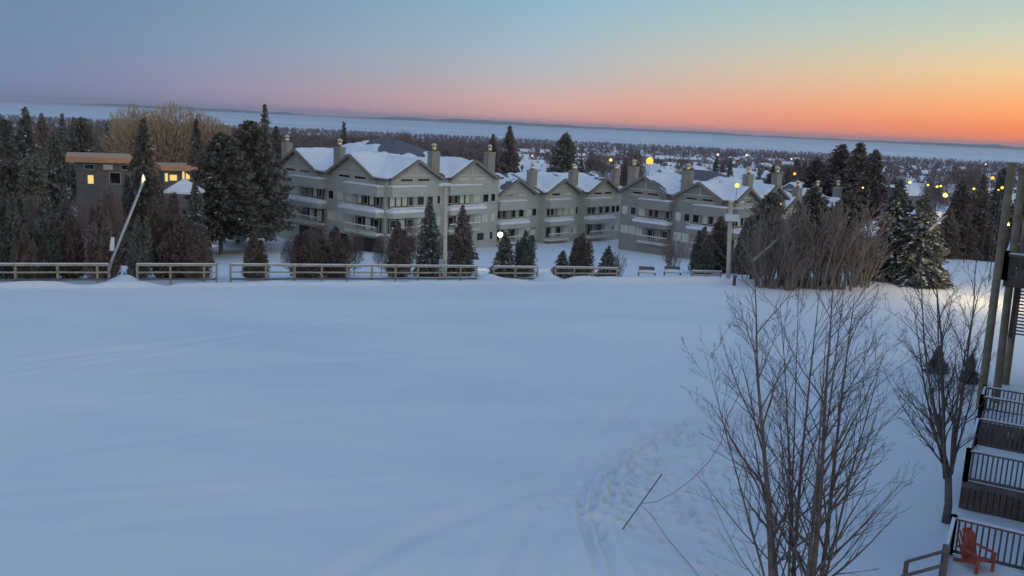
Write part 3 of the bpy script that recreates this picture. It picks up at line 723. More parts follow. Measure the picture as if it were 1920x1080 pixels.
# big multi-stemmed tree at the bottom
b = atZ(1500, 1182); bt = Vector((b.x, b.y, 0))
ST = []
for (x0, x1, y1, dy, r) in [(1452, 1450, 500, 0, .115), (1485, 1520, 525, .35, .075), (1516, 1600, 500, -.2, .11), (1528, 1618, 540, .25, .09), (1505, 1560, 560, -.45, .065), (1470, 1395, 560, .3, .055), (1495, 1480, 555, .6, .055), (1524, 1660, 620, -.1, .055), (1480, 1495, 520, .1, .05), (1508, 1548, 505, .15, .06), (1462, 1345, 640, -.2, .045)]:
    p = atY(x0, 1165, b.y+dy*.6); t = atY(x1, y1, b.y+dy*1.6)
    ST.append(((p.x, p.y, ground(p.x, p.y)-.05), t-p, (t-p).length, r*.82))
bare_tree('bare_tree', 'big leafless multi-stemmed tree with fine upswept branches in the bottom right foreground', (b.x, b.y, ground(b.x, b.y)), ST,
          [(14, 15, .60, .42, .014, .003), (8, 6, .50, .38, .06, .04), (4, 3, .45, .45, .09, .03), (3, 0, .4, .4, .1, .03)], seed=5)
b = atZ(1773, 980); bx, by = b.x, b.y; fk = atY(1778, 893, by)
ST = []
for (x1, y1, dy, r) in [(1782, 455, .2, .075), (1735, 480, -.3, .06), (1700, 560, .3, .05), (1835, 470, .3, .06), (1760, 500, -.6, .05), (1812, 520, -.5, .05), (1690, 700, -.2, .035), (1850, 620, .4, .04), (1755, 560, .8, .045)]:
    t = atY(x1, y1, by+dy*1.8); p = fk + Vector((random.gauss(0, .05), random.gauss(0, .05), random.uniform(-.15, .2)))
    t0 = t - p; d0 = Vector((t0.x*1.5, t0.y*1.5, t0.z)); ST.append((p, d0, t0.length, r))
bare_tree('bare_tree', 'smaller leafless tree forking low on one trunk, beside the wooden decks', (bx, by, ground(bx, by)), ST,
          [(10, 13, .55, .36, .03, .03), (5, 7, .55, .42, .09, .05), (3, 3, .5, .5, .1, .04), (2, 0, .5, .5, .1, .03)], seed=9,
          trunk=([(bx, by, -.1), (bx+.01, by, .6), tuple(fk)], [.14, .125, .11]))
# stake and rope
sa = atZ(1164, 992); sb = atY(1241, 889, sa.y+.3); J = sa.lerp(sb, .46)
m = MB(); m.tube([sa-Vector((0, 0, .1)), sb], .017, 6); tag(m.build('stake', M['stake'], origin=sa), 'thin dark stake leaning over the trampled snow, holding a red rope', 'stake')
m = MB(); Yr = sa.y
pts = [atY(x, y, Yr+q) for x, y, q in ((1385, 742, -3.2), (1362, 785, -2.8), (1352, 830, -2.4), (1330, 865, -2.0), (1298, 898, -1.4), (1262, 925, -.7), (1230, 941, -.2))]+[J]+[atZ(1218, 962, .28), atZ(1250, 1008, .06), atZ(1290, 1055, .05), atZ(1330, 1105, .05)]
m.tube(pts, .010, 5); tag(m.build('rope', M['rope'], origin=J), 'thin red rope sagging from the big bare tree to the leaning stake', 'rope')

# golden bare tree (behind the flat-roofed house), bare shrubs
def twig_crown(seed, n=900, r=.5, flat=1.0, lean=.4):
    g = np.random.default_rng(seed); u = g.normal(size=(n, 3)); u /= np.linalg.norm(u, axis=1, keepdims=True); rad = g.random(n)**.45
    lob = 1+.35*fbm(np.arctan2(u[:, 1], u[:, 0])*1.2+seed, u[:, 2]*2.2, 3)
    C = u*(rad*r*lob)[:, None]; C[:, 2] = C[:, 2]*flat+.62
    D = u + np.array([0, 0, .9]) + g.normal(size=(n, 3))*lean; L = g.uniform(.03, .085, n)
    return leafquads(C, D, L*1.2, L*.16, g)
def crown_tree(name, label, px, ytop, Y, wpx, matn, seed, n=1500, group=None):
    p = atY(px, ytop, Y); gd = ground(p.x, p.y); H = p.z-gd; root = empty(name, (p.x, p.y, gd), label, 'tree', group)
    key = ('crown', matn, seed % 3)
    if key not in PROTO:
        V, Fq = twig_crown(seed % 3+3, n); o = np_mesh('crown', V, Fq, M[matn]); PROTO[key] = [('crown', o.data)]; bpy.data.objects.remove(o)
        t = MB(); gg = random.Random(seed); grow(t, Vector((0, 0, -.05)), Vector((0, 0, 1)), .85, .022, 0, gg, [(6, 9, .6, .6, .04, .02), (4, 5, .5, .5, .08, .05), (3, 0, .4, .4, .1, 0)]); o = t.build('trunk', M['bark']); PROTO[key].append(('trunk', o.data)); bpy.data.objects.remove(o)
    s = wpx*Y/F; root.scale = (s, s, H/1.08)
    for nm, d in PROTO[key]: link_mesh(nm, d, root)
    root.rotation_euler.z = random.uniform(0, 6)
    return root
for px, yt, w, lab in [(262, 210, 116, 'golden-brown leafless tree with a broad dome crown, left of the three behind the flat-roofed house'), (325, 206, 126, 'golden-brown leafless tree with a broad dome crown, middle and tallest of three'), (388, 222, 100, 'golden-brown leafless tree with a broad dome crown, right of the three by the dark pines')]:
    crown_tree('bare_tree', lab, px, yt, 205, w*1.15, 'willow', px, 9000)
for i in range(34):
    px = random.uniform(-10, 1900); Y = random.uniform(230, 420)
    crown_tree('bare_tree', 'leafless brown tree in the woods below the bay, behind the buildings', px, hor(px)+random.uniform(26, 40)+(16 if px > 1000 else 0), Y, random.uniform(40, 62), 'bare', i, 4500, 'leafless trees behind the buildings')

for k, (px, yt, d, w, lab) in enumerate([(205, 350, 16, 62, 'brown twiggy leafless tree right beside the leaning pole, left of it'), (300, 372, 12, 74, 'brown twiggy leafless tree behind the wide cedar right of the leaning pole'), (598, 420, 11, 66, 'brown twiggy leafless tree between the two cedars under the left gables'), (665, 436, 9, 46, 'brown twiggy leafless bush right of the cedar pair under the left gables'), (545, 446, 9, 44, 'brown twiggy leafless bush left of the cedar pair under the left gables'), (770, 420, 12, 50, 'brown twiggy leafless tree between the corner cedar and the dark spruce'), (716, 440, 10, 40, 'small brown leafless bush left of the narrow corner cedar'), (150, 372, 14, 66, 'brown twiggy leafless tree behind the narrow cedar at the left'), (60, 372, 16, 70, 'brown twiggy leafless tree behind the far left green cedars'), (835, 440, 9, 40, 'small brown leafless bush at the foot of the straight lamp pole')]):
    crown_tree('bare_tree', lab, px, yt, eY(px, d), w*.9, 'bare', k, 4500, 'leafless brown trees by the fence')

def shrub_data(seed, ns=20, H=1.0):
    g = random.Random(seed); m = MB()
    for k in range(ns):
        a = g.random()*6.283; r0 = g.random()*.16; ln = g.uniform(.04, .26); t = Vector((math.cos(a)*ln, math.sin(a)*ln, 1))
        grow(m, Vector((math.cos(a)*r0, math.sin(a)*r0, -.02)), t, H*g.uniform(.65, 1.0), g.uniform(.008, .014), 0, g, [(6, 7, .45, .42, .09, .03), (3, 3, .5, .45, .1, .05), (2, 0, .4, .4, .1, 0)])
    o = m.build('shrub', M['bark_red']); d = o.data; bpy.data.objects.remove(o); return d
SD = [shrub_data(i) for i in range(3)]
wheres = ['far left end', 'left end, behind the dark bollard', 'left of centre', 'left of centre, front', 'in the centre', 'in the centre, taller', 'right of centre', 'right of centre, front', 'right end', 'right end, next to the snow-laden spruces']
for i, (px, yb, yt) in enumerate([(1412, 528, 428), (1436, 541, 398), (1462, 536, 380), (1482, 546, 430), (1508, 540, 386), (1528, 544, 378), (1553, 538, 372), (1575, 545, 412), (1600, 538, 384), (1618, 534, 430)]):
    p = atZ(px, yb, -.1); g = ground(p.x, p.y); t = atY(px, yt, p.y); H = t.z-g
    o = link_mesh('bare_shrub', SD[i % 3]); o.location = (p.x, p.y, g-.02); o.scale = (H*1.05, H*1.05, H); o.rotation_euler.z = i*1.7
    tag(o, 'brown leafless shrub of upright stems in the clump, '+wheres[i], 'shrub', 'leafless shrub clump at the field edge')
def snag(label, a, b, Y, r):
    p = atY(a[0], a[1], Y); q = atY(b[0], b[1], Y+2); m = MB(); m.tube([p, p.lerp(q, .5)+Vector((0, 0, .15)), q], [r, r*.85, r*.5], 7)
    m.tube([p.lerp(q, .6), p.lerp(q, .6)+Vector((.3, 0, 1.1))], [r*.4, .01], 5)
    tag(m.build('dead_branch', M['chim'], origin=p), label, 'branch')
snag('pale dead limb slanting across the bare shrub clump', (1412, 488), (1500, 420), 70.5, .13)
snag('pale dead limb slanting out of the right snow-laden spruce', (1742, 432), (1776, 404), 75, .11)
for px, yb, yt, lab in [(1159, 520, 470, 'thin bare shrub on the snow slope beside the row houses'), (1262, 480, 436, 'thin bare sapling in front of the shadowed block')]:
    p = atZ(px, yb, -1.5); g = ground(p.x, p.y); H = atY(px, yt, p.y).z-g; o = link_mesh('bare_shrub', SD[1]); o.location = (p.x, p.y, g); o.scale = (H, H, H); tag(o, lab, 'shrub')

# ------------------------------------------------------------------ poles, lamps
def lamp_head(root, p, r, col, glow=0, housing=True):
    m = MB(); m.ball(p, r, 12, 8, 1.0); h = m.build('lamp_globe', LAMP[col], root, smooth=True)
    if glow:
        l = bpy.data.lights.new('lamp_light', 'POINT'); l.energy = glow; l.color = (1, .74, .34) if col != 'orange' else (1, .55, .2); l.shadow_soft_size = r
        o = bpy.data.objects.new('lamp_light', l); COL.objects.link(o); o.parent = root; o.location = (p[0]-root.location.x, p[1]-root.location.y-r-.3, p[2]-root.location.z)
def street_lamp(label, px, py, Y, r, col='yellow', glow=0, group=None):
    r = r*(.62 if col != 'white' else .8); p = atY(px, py, Y); g = ground(p.x, p.y); root = empty('street_lamp', (p.x, p.y, g), label, 'lamp', group)
    m = MB(); m.tube([(p.x, p.y, g-.3), (p.x, p.y, p.z-r*.9)], [.045, .03], 6); m.tube([(p.x, p.y, p.z-r*1.1), (p.x, p.y, p.z-r*.8)], [.07, r*.6], 8); m.build('post', M['postdark'], root)
    lamp_head(root, p, r, col, glow); return root
street_lamp('bright white floodlight on a post at the corner of the large block', 938, 440, 92, .34, 'white', 350)
for lab, px, py, Y, r, c in [
 ('large orange street lamp between the two apartment blocks', 1218, 302, 210, 1.35, 'orange'), ('yellow street lamp left of the large orange one', 1145, 300, 215, .62, 'yellow'),
 ('yellow lamp shining before the gable of the shadowed block', 1382, 348, 116, .48, 'yellow'), ('orange lamp above the bare shrubs at the shadowed block', 1463, 386, 108, .42, 'orange'),
 ('yellow lamp left of the group above the snow-laden spruces', 1706, 342, 190, .5, 'yellow'), ('small yellow lamp above the right snow-laden spruce', 1740, 347, 200, .4, 'yellow'), ('yellow lamp, left of a close pair near the lit snowy roof', 1757, 350, 195, .45, 'yellow'), ('yellow lamp, right of a close pair near the lit snowy roof', 1764, 349, 195, .4, 'yellow'),
 ('yellow lamp among the dark firs before the posts', 1826, 354, 92, .2, 'yellow'), ('orange lamp high beside the timber posts', 1861, 334, 96, .3, 'orange'), ('small yellow lamp against the leftmost timber post', 1879, 352, 80, .2, 'yellow'), ('faint yellow lamp just below the orange one by the posts', 1872, 356, 94, .14, 'yellow'),
 ('pale pinkish lamp in the village above the shadowed block', 1346, 290, 330, .7, 'pale'), ('pale lamp in the village right of the pinkish one', 1400, 291, 340, .7, 'pale'), ('small pale lamp in the village near the brown firs', 1484, 298, 330, .55, 'pale'), ('dim yellow lamp inside the three brown firs', 1618, 352, 140, .24, 'yellow'), ('small yellow lamp far up near the right horizon', 1848, 308, 420, .6, 'pale'),
 ('small orange lamp beside the snow-roofed pavilion', 388, 352, 126, .4, 'orange'), ('reddish lamp beside the pale chimneys of the low gabled houses', 1490, 326, 180, .45, 'orange'), ('pale lamp behind the tall dark pine in the centre', 998, 292, 235, .4, 'pale')]:
    street_lamp(lab, px, py, Y, r, c, 1500 if 'pavilion' in lab else 0 if 'leftmost timber' in lab else 0, 'lit street lamps')
street_lamp('yellow lamp lighting the snowy roof behind the snow-laden spruces', 1772, 366, 150, .6, 'yellow', 260, 'lit street lamps')
street_lamp('added yellow lamp behind the tall timber posts, lighting the snow', 1887, 420, 70, .3, 'yellow', 1500, 'lit street lamps')  # lamp added behind the posts to warm the snow, no source seen
# straight wooden lamp pole
def tall_pole(label, px, yb, yt, Y, r, boxes, lean=0):
    g0 = atY(px, yb, Y); t = atY(px+lean, yt, Y); g = ground(g0.x, g0.y); root = empty('lamp_pole', (g0.x, g0.y, g), label, 'pole')
    MB().tube([(g0.x, g0.y, g-.3), (g0.x, g0.y, g0.z+.3), tuple(t)], [r, r, r*.85], 10).build('post', M['pole'], root, smooth=True)
    return root, g0, t
Yp = eY(835, 3.6)
root, g0, t = tall_pole('straight pale wooden lamp pole in front of the large block', 834, 508, 346, Yp, .16, None, 2)
m = MB(); m.box((t.x-.02, t.y-.1, t.z+.02), (.75, .35, .2)); m.tube([(t.x-.35, t.y-.12, t.z-.1), (t.x-.35, t.y-.12, t.z+.12)], [.22, .1], 8); m.build('lamp_housing', M['white'], root)
MB().box((t.x+.05, t.y+.02, t.z+2.9), (.4, .1, .2)).build('cross_arm', M['pole'], root) if False else None
MB().box((g0.x-.28, g0.y-.2, g0.z+.7), (.34, .3, .5)).build('meter_box', M['metal'], root, bevel=.03)
Yq = eY(1368, 2.6)
root, g0, t = tall_pole('pale lamp pole with a white box and cross arm right of the benches', 1365, 524, 378, Yq, .19, None, 5)
q = atY(1371, 408, Yq); m = MB(); m.box((q.x, q.y-.25, q.z), (1.05, .5, .55)); m.build('control_box', M['white'], root, bevel=.03)
m = MB(); m.beam((q.x-.2, q.y, q.z+.72), (q.x+1.3, q.y, q.z+.9), .09); m.box((t.x, t.y-.2, t.z), (.3, .5, .16)); m.build('cross_arm', M['pole'], root)
# leaning pole with a lamp
Yl = eY(215, 3.4); g0 = atY(209, 490, Yl); t = atY(268, 342, Yl+.5); root = empty('lamp_pole', (g0.x, g0.y, ground(g0.x, g0.y)), 'pale lamp pole leaning strongly right behind the left fence', 'pole')
MB().tube([g0-Vector((.15, 0, .6)), g0, t], [.11, .11, .08], 8).build('post', M['metal'], root, smooth=True)
m = MB(); c = t+Vector((.05, 0, .1)); m.tube([c+Vector((-.1, 0, -.15)), c+Vector((.02, -.05, .1)), c+Vector((.0, -.05, .45))], [.09, .14, .04], 8); m.build('lamp_globe', LAMP['pale'], root, smooth=True)
q = g0+Vector((.1, -.1, .8)); MB().tube([q, q+Vector((.12, -.1, .9))], [.17, .13], 8).build('sleeve', M['white'], root)

# dark bollard, utility box, benches
p = atZ(1376, 540, -.1); m = MB(); g = ground(p.x, p.y); m.tube([(p.x, p.y, g-.1), (p.x, p.y, g+.55), (p.x, p.y, g+.7)], [.13, .13, .09], 8); m.box((p.x, p.y, g+.74), (.34, .3, .1))
tag(m.build('bollard', M['stake'], origin=(p.x, p.y, g)), 'short dark bollard at the field edge in front of the lamp pole with white box', 'bollard')
p = atZ(1664, 524, 0); g = ground(p.x, p.y); root = empty('utility_box', (p.x, p.y, g), 'small dark wooden box on the snow beneath the snow-laden spruces', 'box')
m = MB(); 
for dx in (-.36, .36): m.box((p.x+dx, p.y, g+.3), (.08, .6, .6))
m.box((p.x, p.y, g+.62), (.9, .7, .07)); m.box((p.x, p.y+.28, g+.3), (.64, .05, .55)); m.build('frame', M['stake'], root)
MB().box((p.x, p.y-.05, g+.25), (.6, .4, .4)).build('inner_panel', M['cedarbox'], root)
for px, yb, lab in [(1212, 524, 'snow-covered bench with a shrub behind it, left of two beyond the field edge'), (1260, 523, 'snow-covered bench, right of two beyond the field edge')]:
    p = atZ(px, yb, -.8); g = ground(p.x, p.y); root = empty('bench', (p.x, p.y, g), lab, 'bench'); w = 1.35; g -= .18
    MB().box((p.x, p.y, g+.44), (w, .5, .07)).build('seat', M['fence_dk'], root); MB().box((p.x, p.y+.3, g+.75), (w, .06, .34)).build('backrest', M['fence_dk'], root)
    for s in (-.7, .7): MB().box((p.x+s, p.y+.02, g+.18), (.08, .45, .45)).build('leg', M['fence_dk'], root)
    fr = Frame((p.x-w/2, p.y+.25), (1, 0)); snowcap(root, fr, 0, w, 0, .5, g+.475, .2)

# ------------------------------------------------------------------ flat-roofed house and pavilion at the left
def flat_house():
    Y = 138; a = atY(141, 302, Y); b = atY(236, 306, Y+3); root = empty('flat_roofed_house', (a.x, a.y, ground(a.x, a.y)), 'grey flat-roofed house with a fascia coloured as orange-lit behind the left conifers', 'house')
    fr = Frame((a.x, a.y), (b.x-a.x, b.y-a.y)); W = math.hypot(b.x-a.x, b.y-a.y); zr = a.z; g = ground(a.x, a.y)-1
    MB().fbox(fr, 0, W, -11, 0, g, zr-.1).build('wall', M['mod_wall'], root)
    r = MB().fbox(fr, -1.3, W+1.0, -12, 1.2, zr-.1, zr+.75).build('roof', M['mod_fascia'], root)
    c = atY(170, 336, Y); u = (Vector((c.x, c.y, 0))-fr.S).dot(fr.a); window(root, fr, u-.45, u+.45, c.z-.8, c.z+.6, 0, 'lit')
    for k in range(3): uu = 1.2+k*2.6; window(root, fr, uu, uu+1.4, zr-1.2, zr-.4, 0, 'glass')
    window(root, fr, W-2.4, W-.8, zr-3.4, zr-1.6, 0, 'glass')
    # second wing
    a = atY(306, 318, Y+6); b = atY(362, 321, Y+8); fr = Frame((a.x, a.y), (b.x-a.x, b.y-a.y)); W = math.hypot(b.x-a.x, b.y-a.y); zr = a.z
    MB().fbox(fr, 0, W, -8, 0, g, zr-.1).build('wall', M['mod_wall'], root)
    MB().fbox(fr, -.4, W+.6, -8.6, .9, zr-.1, zr+.62).build('roof', M['mod_fascia'], root)
    for (q0, q1, y0, y1) in ((.04, .16, -1.9, -.5), (.2, .46, -1.75, -.75), (.62, .72, -1.7, -.2), (.74, .9, -1.5, -.3)): window(root, fr, W*q0, W*q1, zr+y0, zr+y1, 0, 'lit')
flat_house()
def pavilion():
    Y = 106; c = atY(346, 362, Y); g = ground(c.x, c.y); root = empty('pavilion', (c.x, c.y, g), 'small open pavilion with a snow-covered pyramid roof left of the dark pines', 'pavilion'); w = 1.75
    for sx in (-1, 1):
        for sy in (-1, 1): MB().box((c.x+sx*(w-.2), c.y+sy*(w-.2), (g+c.z)/2), (.16, .16, c.z-g)).build('post', M['fence_dk'], root)
    m = MB(); z = c.z; m.add([(c.x-w, c.y-w, z), (c.x+w, c.y-w, z), (c.x+w, c.y+w, z), (c.x-w, c.y+w, z), (c.x, c.y, z+1.6)], [(0, 1, 4), (1, 2, 4), (2, 3, 4), (3, 0, 4), (3, 2, 1, 0)]); r = m.build('roof', M['shingle'], root)
    m = MB(); w2 = w+.04; pts = [(c.x-w2, c.y-w2), (c.x+w2, c.y-w2), (c.x+w2, c.y+w2), (c.x-w2, c.y+w2)]
    m.add([(x, y, z+.03) for x, y in pts]+[(x, y, z+.30) for x, y in pts]+[(c.x, c.y, z+1.75)], [(0, 1, 5, 4), (1, 2, 6, 5), (2, 3, 7, 6), (3, 0, 4, 7), (4, 5, 8), (5, 6, 8), (6, 7, 8), (7, 4, 8)]); m.build('roof_snow', M['roof_snow'], r)
pavilion()

# ------------------------------------------------------------------ decks and timber posts at the right
dA = head(30); dN = Vector((-dA.y, dA.x, 0))           # along the building, outward to the field
def deck(label, px, py, zr, zf, Ln, far, gz_=0.0, stair=False, out=4.2):
    c = atZ(px, py, zr); O = Vector((c.x, c.y, 0))          # the visible outer corner at rail height
    if far: O = O - dA*Ln                                    # the corner seen is the far one
    root = empty('wooden_deck', (O.x, O.y, gz_), label, 'deck', 'wooden decks along the building')
    fr = Frame(O, -dN)    # u: inward from the outer corner; out(+): towards the camera along the building
    def rail(name, a, b):
        a = Vector(a); b = Vector(b); L = (b-a).length; m = MB(); m.beam((a.x, a.y, zr), (b.x, b.y, zr), .10, .05); m.beam((a.x, a.y, zf+.12), (b.x, b.y, zf+.12), .05, .08)
        n = int(L/.14)
        for i in range(1, n): p = a.lerp(b, i/n); m.box((p.x, p.y, (zr+zf)/2+.05), (.036, .036, zr-zf-.16), 0)
        for p in (a, b): m.box((p.x, p.y, (zf+zr)/2+.04), (.13, .13, zr-zf+.12))
        r = m.build(name, M['deckrail'], root)
        s = MB(); s.beam((a.x, a.y, zr+.045), (b.x, b.y, zr+.045), .09, .035); s.build('snow_cap', M['roof_snow'], r)
    O2 = O + dA*Ln; I = O - dN*out; I2 = O2 - dN*out
    rail('railing', O2, I2)
    if not far: rail('railing', O, I)
    rail('railing', O+dA*(1.0 if stair else 0), O2)
    m = MB(); m.hexa([(q.x, q.y, z) for z in (zf-.18, zf) for q in (O+dN*.08-dA*.08, I-dA*.08, I2+dA*.08, O2+dN*.08+dA*.08)]); m.build('deck_floor', M['deckrail'], root)
    m = MB(); n = int(out/.16)
    for (A, B, t) in ((O, I, 1), (O, O2, 1), (O2, I2, 1)):
        L = (B-A).length; n = int(L/.18)
        for i in range(n): p = A.lerp(B, (i+.5)/n); m.box((p.x, p.y, (gz_-.5+zf-.18)/2), (.16, .16, zf-.18-gz_+.5), R(60))
    m.build('skirt', M['deck'], root)
    # snow lying on the floor
    g = 14; vs = []; 
    for i in range(g+1):
        for j in range(g+1):
            p = O.lerp(I, i/g)+dA*(Ln*j/g); e = min(i, j, g-i, g-j); vs.append((p.x, p.y, zf+(.02 if e == 0 else .13+.08*float(fbm(p.x*1.5, p.y*1.5, 3)))))
    fs = [(i*(g+1)+j, (i+1)*(g+1)+j, (i+1)*(g+1)+j+1, i*(g+1)+j+1) for i in range(g) for j in range(g)]
    m = MB(); m.add(vs, fs); m.build('floor_snow', M['roof_snow'], root, smooth=True)
    if stair:
        s0 = O+dA*.1+dN*.1; 
        for q in (0.05, 1.0):
            a = O+dA*q; e = a+dN*.85; m = MB(); m.beam((a.x, a.y, zr-.05), (e.x, e.y, zr-.6), .09, .06); m.box((e.x, e.y, (zr-.6)/2), (.09, .09, zr-.6)); m.beam((a.x, a.y, zr-.8), (e.x, e.y, gz_+.4), .06, .06); m.build('stair_rail', M['deckrail'], root)
        m = MB()
        for k in range(4): p = O+dA*.52+dN*(.2+.24*k); m.box((p.x, p.y, zf-.1-.18*k), (1.0, .3, .05), R(60))
        m.build('step', M['deckrail'], root)
    return root, O
d3, O3 = deck('nearest wooden deck with the red chair, railing and snowy stair', 1789, 972, 2.0, .95, 3.2, True, stair=True)
d2, O2_ = deck('middle wooden deck with dark plank skirt and railing, beside the forked bare tree', 1817, 846, 2.0, .95, 4.2, False)
d1, O1 = deck('farthest wooden deck at the foot of the tall timber posts', 1842, 744, 2.0, .95, 1.7, False)

def timber():
    base = atZ(1834, 792, 0.4); Y = base.y+3.5
    root = empty('balcony_tower', (base.x, Y, 0), 'tall timber posts carrying an upper balcony at the right edge', 'balcony')
    for (x0, x1, yt, dy, r) in [(1838, 1897, 308, 0, .18), (1866, 1918, 318, 1.2, .18), (1880, 1936, 330, 4.5, .17)]:
        t = atY(x1, yt, Y+dy); b = atY(x0, 760, Y+dy); m = MB(); d = (t-b); e = b - d*(b.z/d.z)
        m.tube([e, b, t], [r*1.05, r, r*.92], 12); m.box(t+Vector((0, 0, .04)), (r*2.1, r*2.1, .08)); m.build('post', M['post'], root, smooth=False)
    c = atY(1884, 478, Y+.6); zr = c.z; zf = zr-1.15; O = Vector((c.x+.1, c.y, 0)); I = O - dN*4; m = MB()
    m.hexa([(q.x, q.y, z) for z in (zf-.3, zf) for q in (O, I, I+dA*5, O+dA*5)]); m.build('upper_floor', M['deck'], root)
    for A, B in ((O, I), (O, O+dA*5), (O+dA*5, I+dA*5)):
        m = MB(); m.beam((A.x, A.y, zr), (B.x, B.y, zr), .16, .12); m.beam((A.x, A.y, zf+.15), (B.x, B.y, zf+.15), .06, .1); n = int((B-A).length/.2)
        for i in range(1, n): p = A.lerp(B, i/n); m.box((p.x, p.y, (zr+zf)/2), (.06, .06, zr-zf-.1))
        m.box((A.x, A.y, (zr+zf)/2+.1), (.2, .2, zr-zf+.2)); r = m.build('railing', M['deckrail'], root)
        MB().beam((A.x, A.y, zr+.09), (B.x, B.y, zr+.09), .14, .06).build('snow_cap', M['roof_snow'], r)
    m = MB(); L0 = atY(1906, 545, Y+1.0); L1 = atY(1905, 625, Y+1.0)
    for k in range(14):
        z = L0.z+(L1.z-L0.z)*k/13; m.beam((L0.x, L0.y, z), (L0.x-dN.x*3, L0.y-dN.y*3, z), .14, .05)
    m.beam((L0.x, L0.y, L0.z+.2), (L0.x, L0.y, L1.z-.2), .12); m.build('louvre_screen', M['deck'], root)
    # house wall behind, mostly beyond the frame
    W0 = O - dN*4.6 - dA*26; m = MB(); m.hexa([(q.x, q.y, z) for z in (-.5, 13) for q in (W0, W0-dN*1, W0-dN*1+dA*34, W0+dA*34)])
    m.build('wall', M['chim'], root)
timber()

def adirondack():
    p = atZ(1828, 1064, 1.08); z = 1.08; f = Vector((.30, -.95, 0)).normalized(); s = Vector((-f.y, f.x, 0))     # faces right, a little to the camera
    root = empty('adirondack_chair', (p.x, p.y, z), 'weathered red slatted adirondack chair on the nearest deck', 'chair'); root.scale = (.9, .9, .9)
    def P(a, b, c): q = p + f*a + s*b; return (q.x, q.y, z+c)
    m = MB()
    for k in range(6): a0 = .30-.105*k; c0 = .36-.032*k; m.beam(P(a0, -.27, c0), P(a0, .27, c0), .09, .022)
    m.build('seat', M['adir'], root)
    m = MB()
    for k in range(7):
        b0 = (k-3)*.078; top = 1.02-.018*(k-3)**2; m.beam(P(-.24, b0, .19), P(-.52, b0*1.28, top), .07, .022)
    m.beam(P(-.36, -.27, .48), P(-.36, .27, .48), .05, .06); m.build('backrest', M['adir'], root)
    for sd in (-1, 1):
        m = MB(); m.beam(P(.40, sd*.34, .56), P(-.42, sd*.34, .52), .12, .025); m.build('armrest', M['adir'], root)
        m = MB(); m.beam(P(.34, sd*.29, 0), P(.34, sd*.29, .54), .09, .03); m.build('leg', M['adir'], root)
        m = MB(); m.beam(P(.36, sd*.26, .33), P(-.55, sd*.26, .02), .03, .10); m.build('leg', M['adir'], root)
adirondack()

# ------------------------------------------------------------------ village
def house_data(seed):
    g = random.Random(seed); w = g.uniform(9, 13); d = g.uniform(8, 11); h = g.uniform(4, 6); rs = g.uniform(2.4, 3.6)
    A = MB(); A.box((0, 0, h/2-1), (w, d, h+2)); A.add([(-w/2, -d/2, h), (-w/2, d/2, h), (-w/2, 0, h+rs-.2), (w/2, -d/2, h), (w/2, d/2, h), (w/2, 0, h+rs-.2)], [(0, 1, 2), (3, 5, 4)])
    B = MB(); e = .5
    for s in (-1, 1):
        B.hexa([(-w/2-e, s*(d/2+e), h-.3), (w/2+e, s*(d/2+e), h-.3), (w/2+e, 0, h+rs), (-w/2-e, 0, h+rs), (-w/2-e, s*(d/2+e), h+.05), (w/2+e, s*(d/2+e), h+.05), (w/2+e, 0, h+rs+.35), (-w/2-e, 0, h+rs+.35)])
    W = MB()
    W.box((-w*.18, -d/2-.02, 2.1), (w*.32, .06, 1.5))
    W2 = MB(); W2.box((w*.27, -d/2-.02, 2.1), (w*.16, .06, 1.5))
    out = []
    for nm, mb, mt in (('wall', A, 'hwall'), ('roof', B, 'roof_snow'), ('window', W, 'glass'), ('window', W2, 'glass')):
        o = mb.build(nm, M[mt]); out.append((nm, o.data)); bpy.data.objects.remove(o)
    return out
HD = [house_data(i) for i in range(5)]
def house(px, Y, lab, grp, rz=None, k=0, sc=1.0, dz=0):
    r = ray(px, 300); x = r.x/r.y*Y; o = empty('village_house', (x, Y, ground(x, Y)+dz), lab, 'house', grp, random.uniform(-.9, .9) if rz is None else rz)
    o.scale = (sc, sc, sc)
    for nm, d in HD[k % 5]: link_mesh(nm, d, o)
    return o
hs = []
tries = 0
while len(hs) < 230 and tries < 4000:
    tries += 1; px = random.uniform(930, 1990) if random.random() < .93 else random.uniform(30, 420); Y = 290*math.exp(random.random()*1.85)
    r = ray(px, 300); x = r.x/r.y*Y
    if any((x-a)**2+(Y-b)**2 < 20**2 for a, b in hs): continue
    hs.append((x, Y))
    lab = 'snow-roofed house at the near edge of the village' if Y < 450 else 'small snow-roofed house in the middle of the village' if Y < 800 else 'tiny snow-roofed house at the far side of the village below the woods'
    house(px, Y, lab, lab.replace('house', 'houses', 1), k=len(hs))
for px, Y, lab, k in [(1774, 152, 'house with a lamplit snowy roof behind the snow-laden spruces', 1), (1662, 138, 'house with a bright snowy roof left of the snow-laden spruces', 2), (1408, 215, 'house with a blue snowy roof just above the shadowed block', 3), (1130, 226, 'house with a snowy roof behind the right end of the row houses', 0)]:
    house(px, Y, lab, None, R(15), k, .8, 1.2 if px > 1600 else 0)

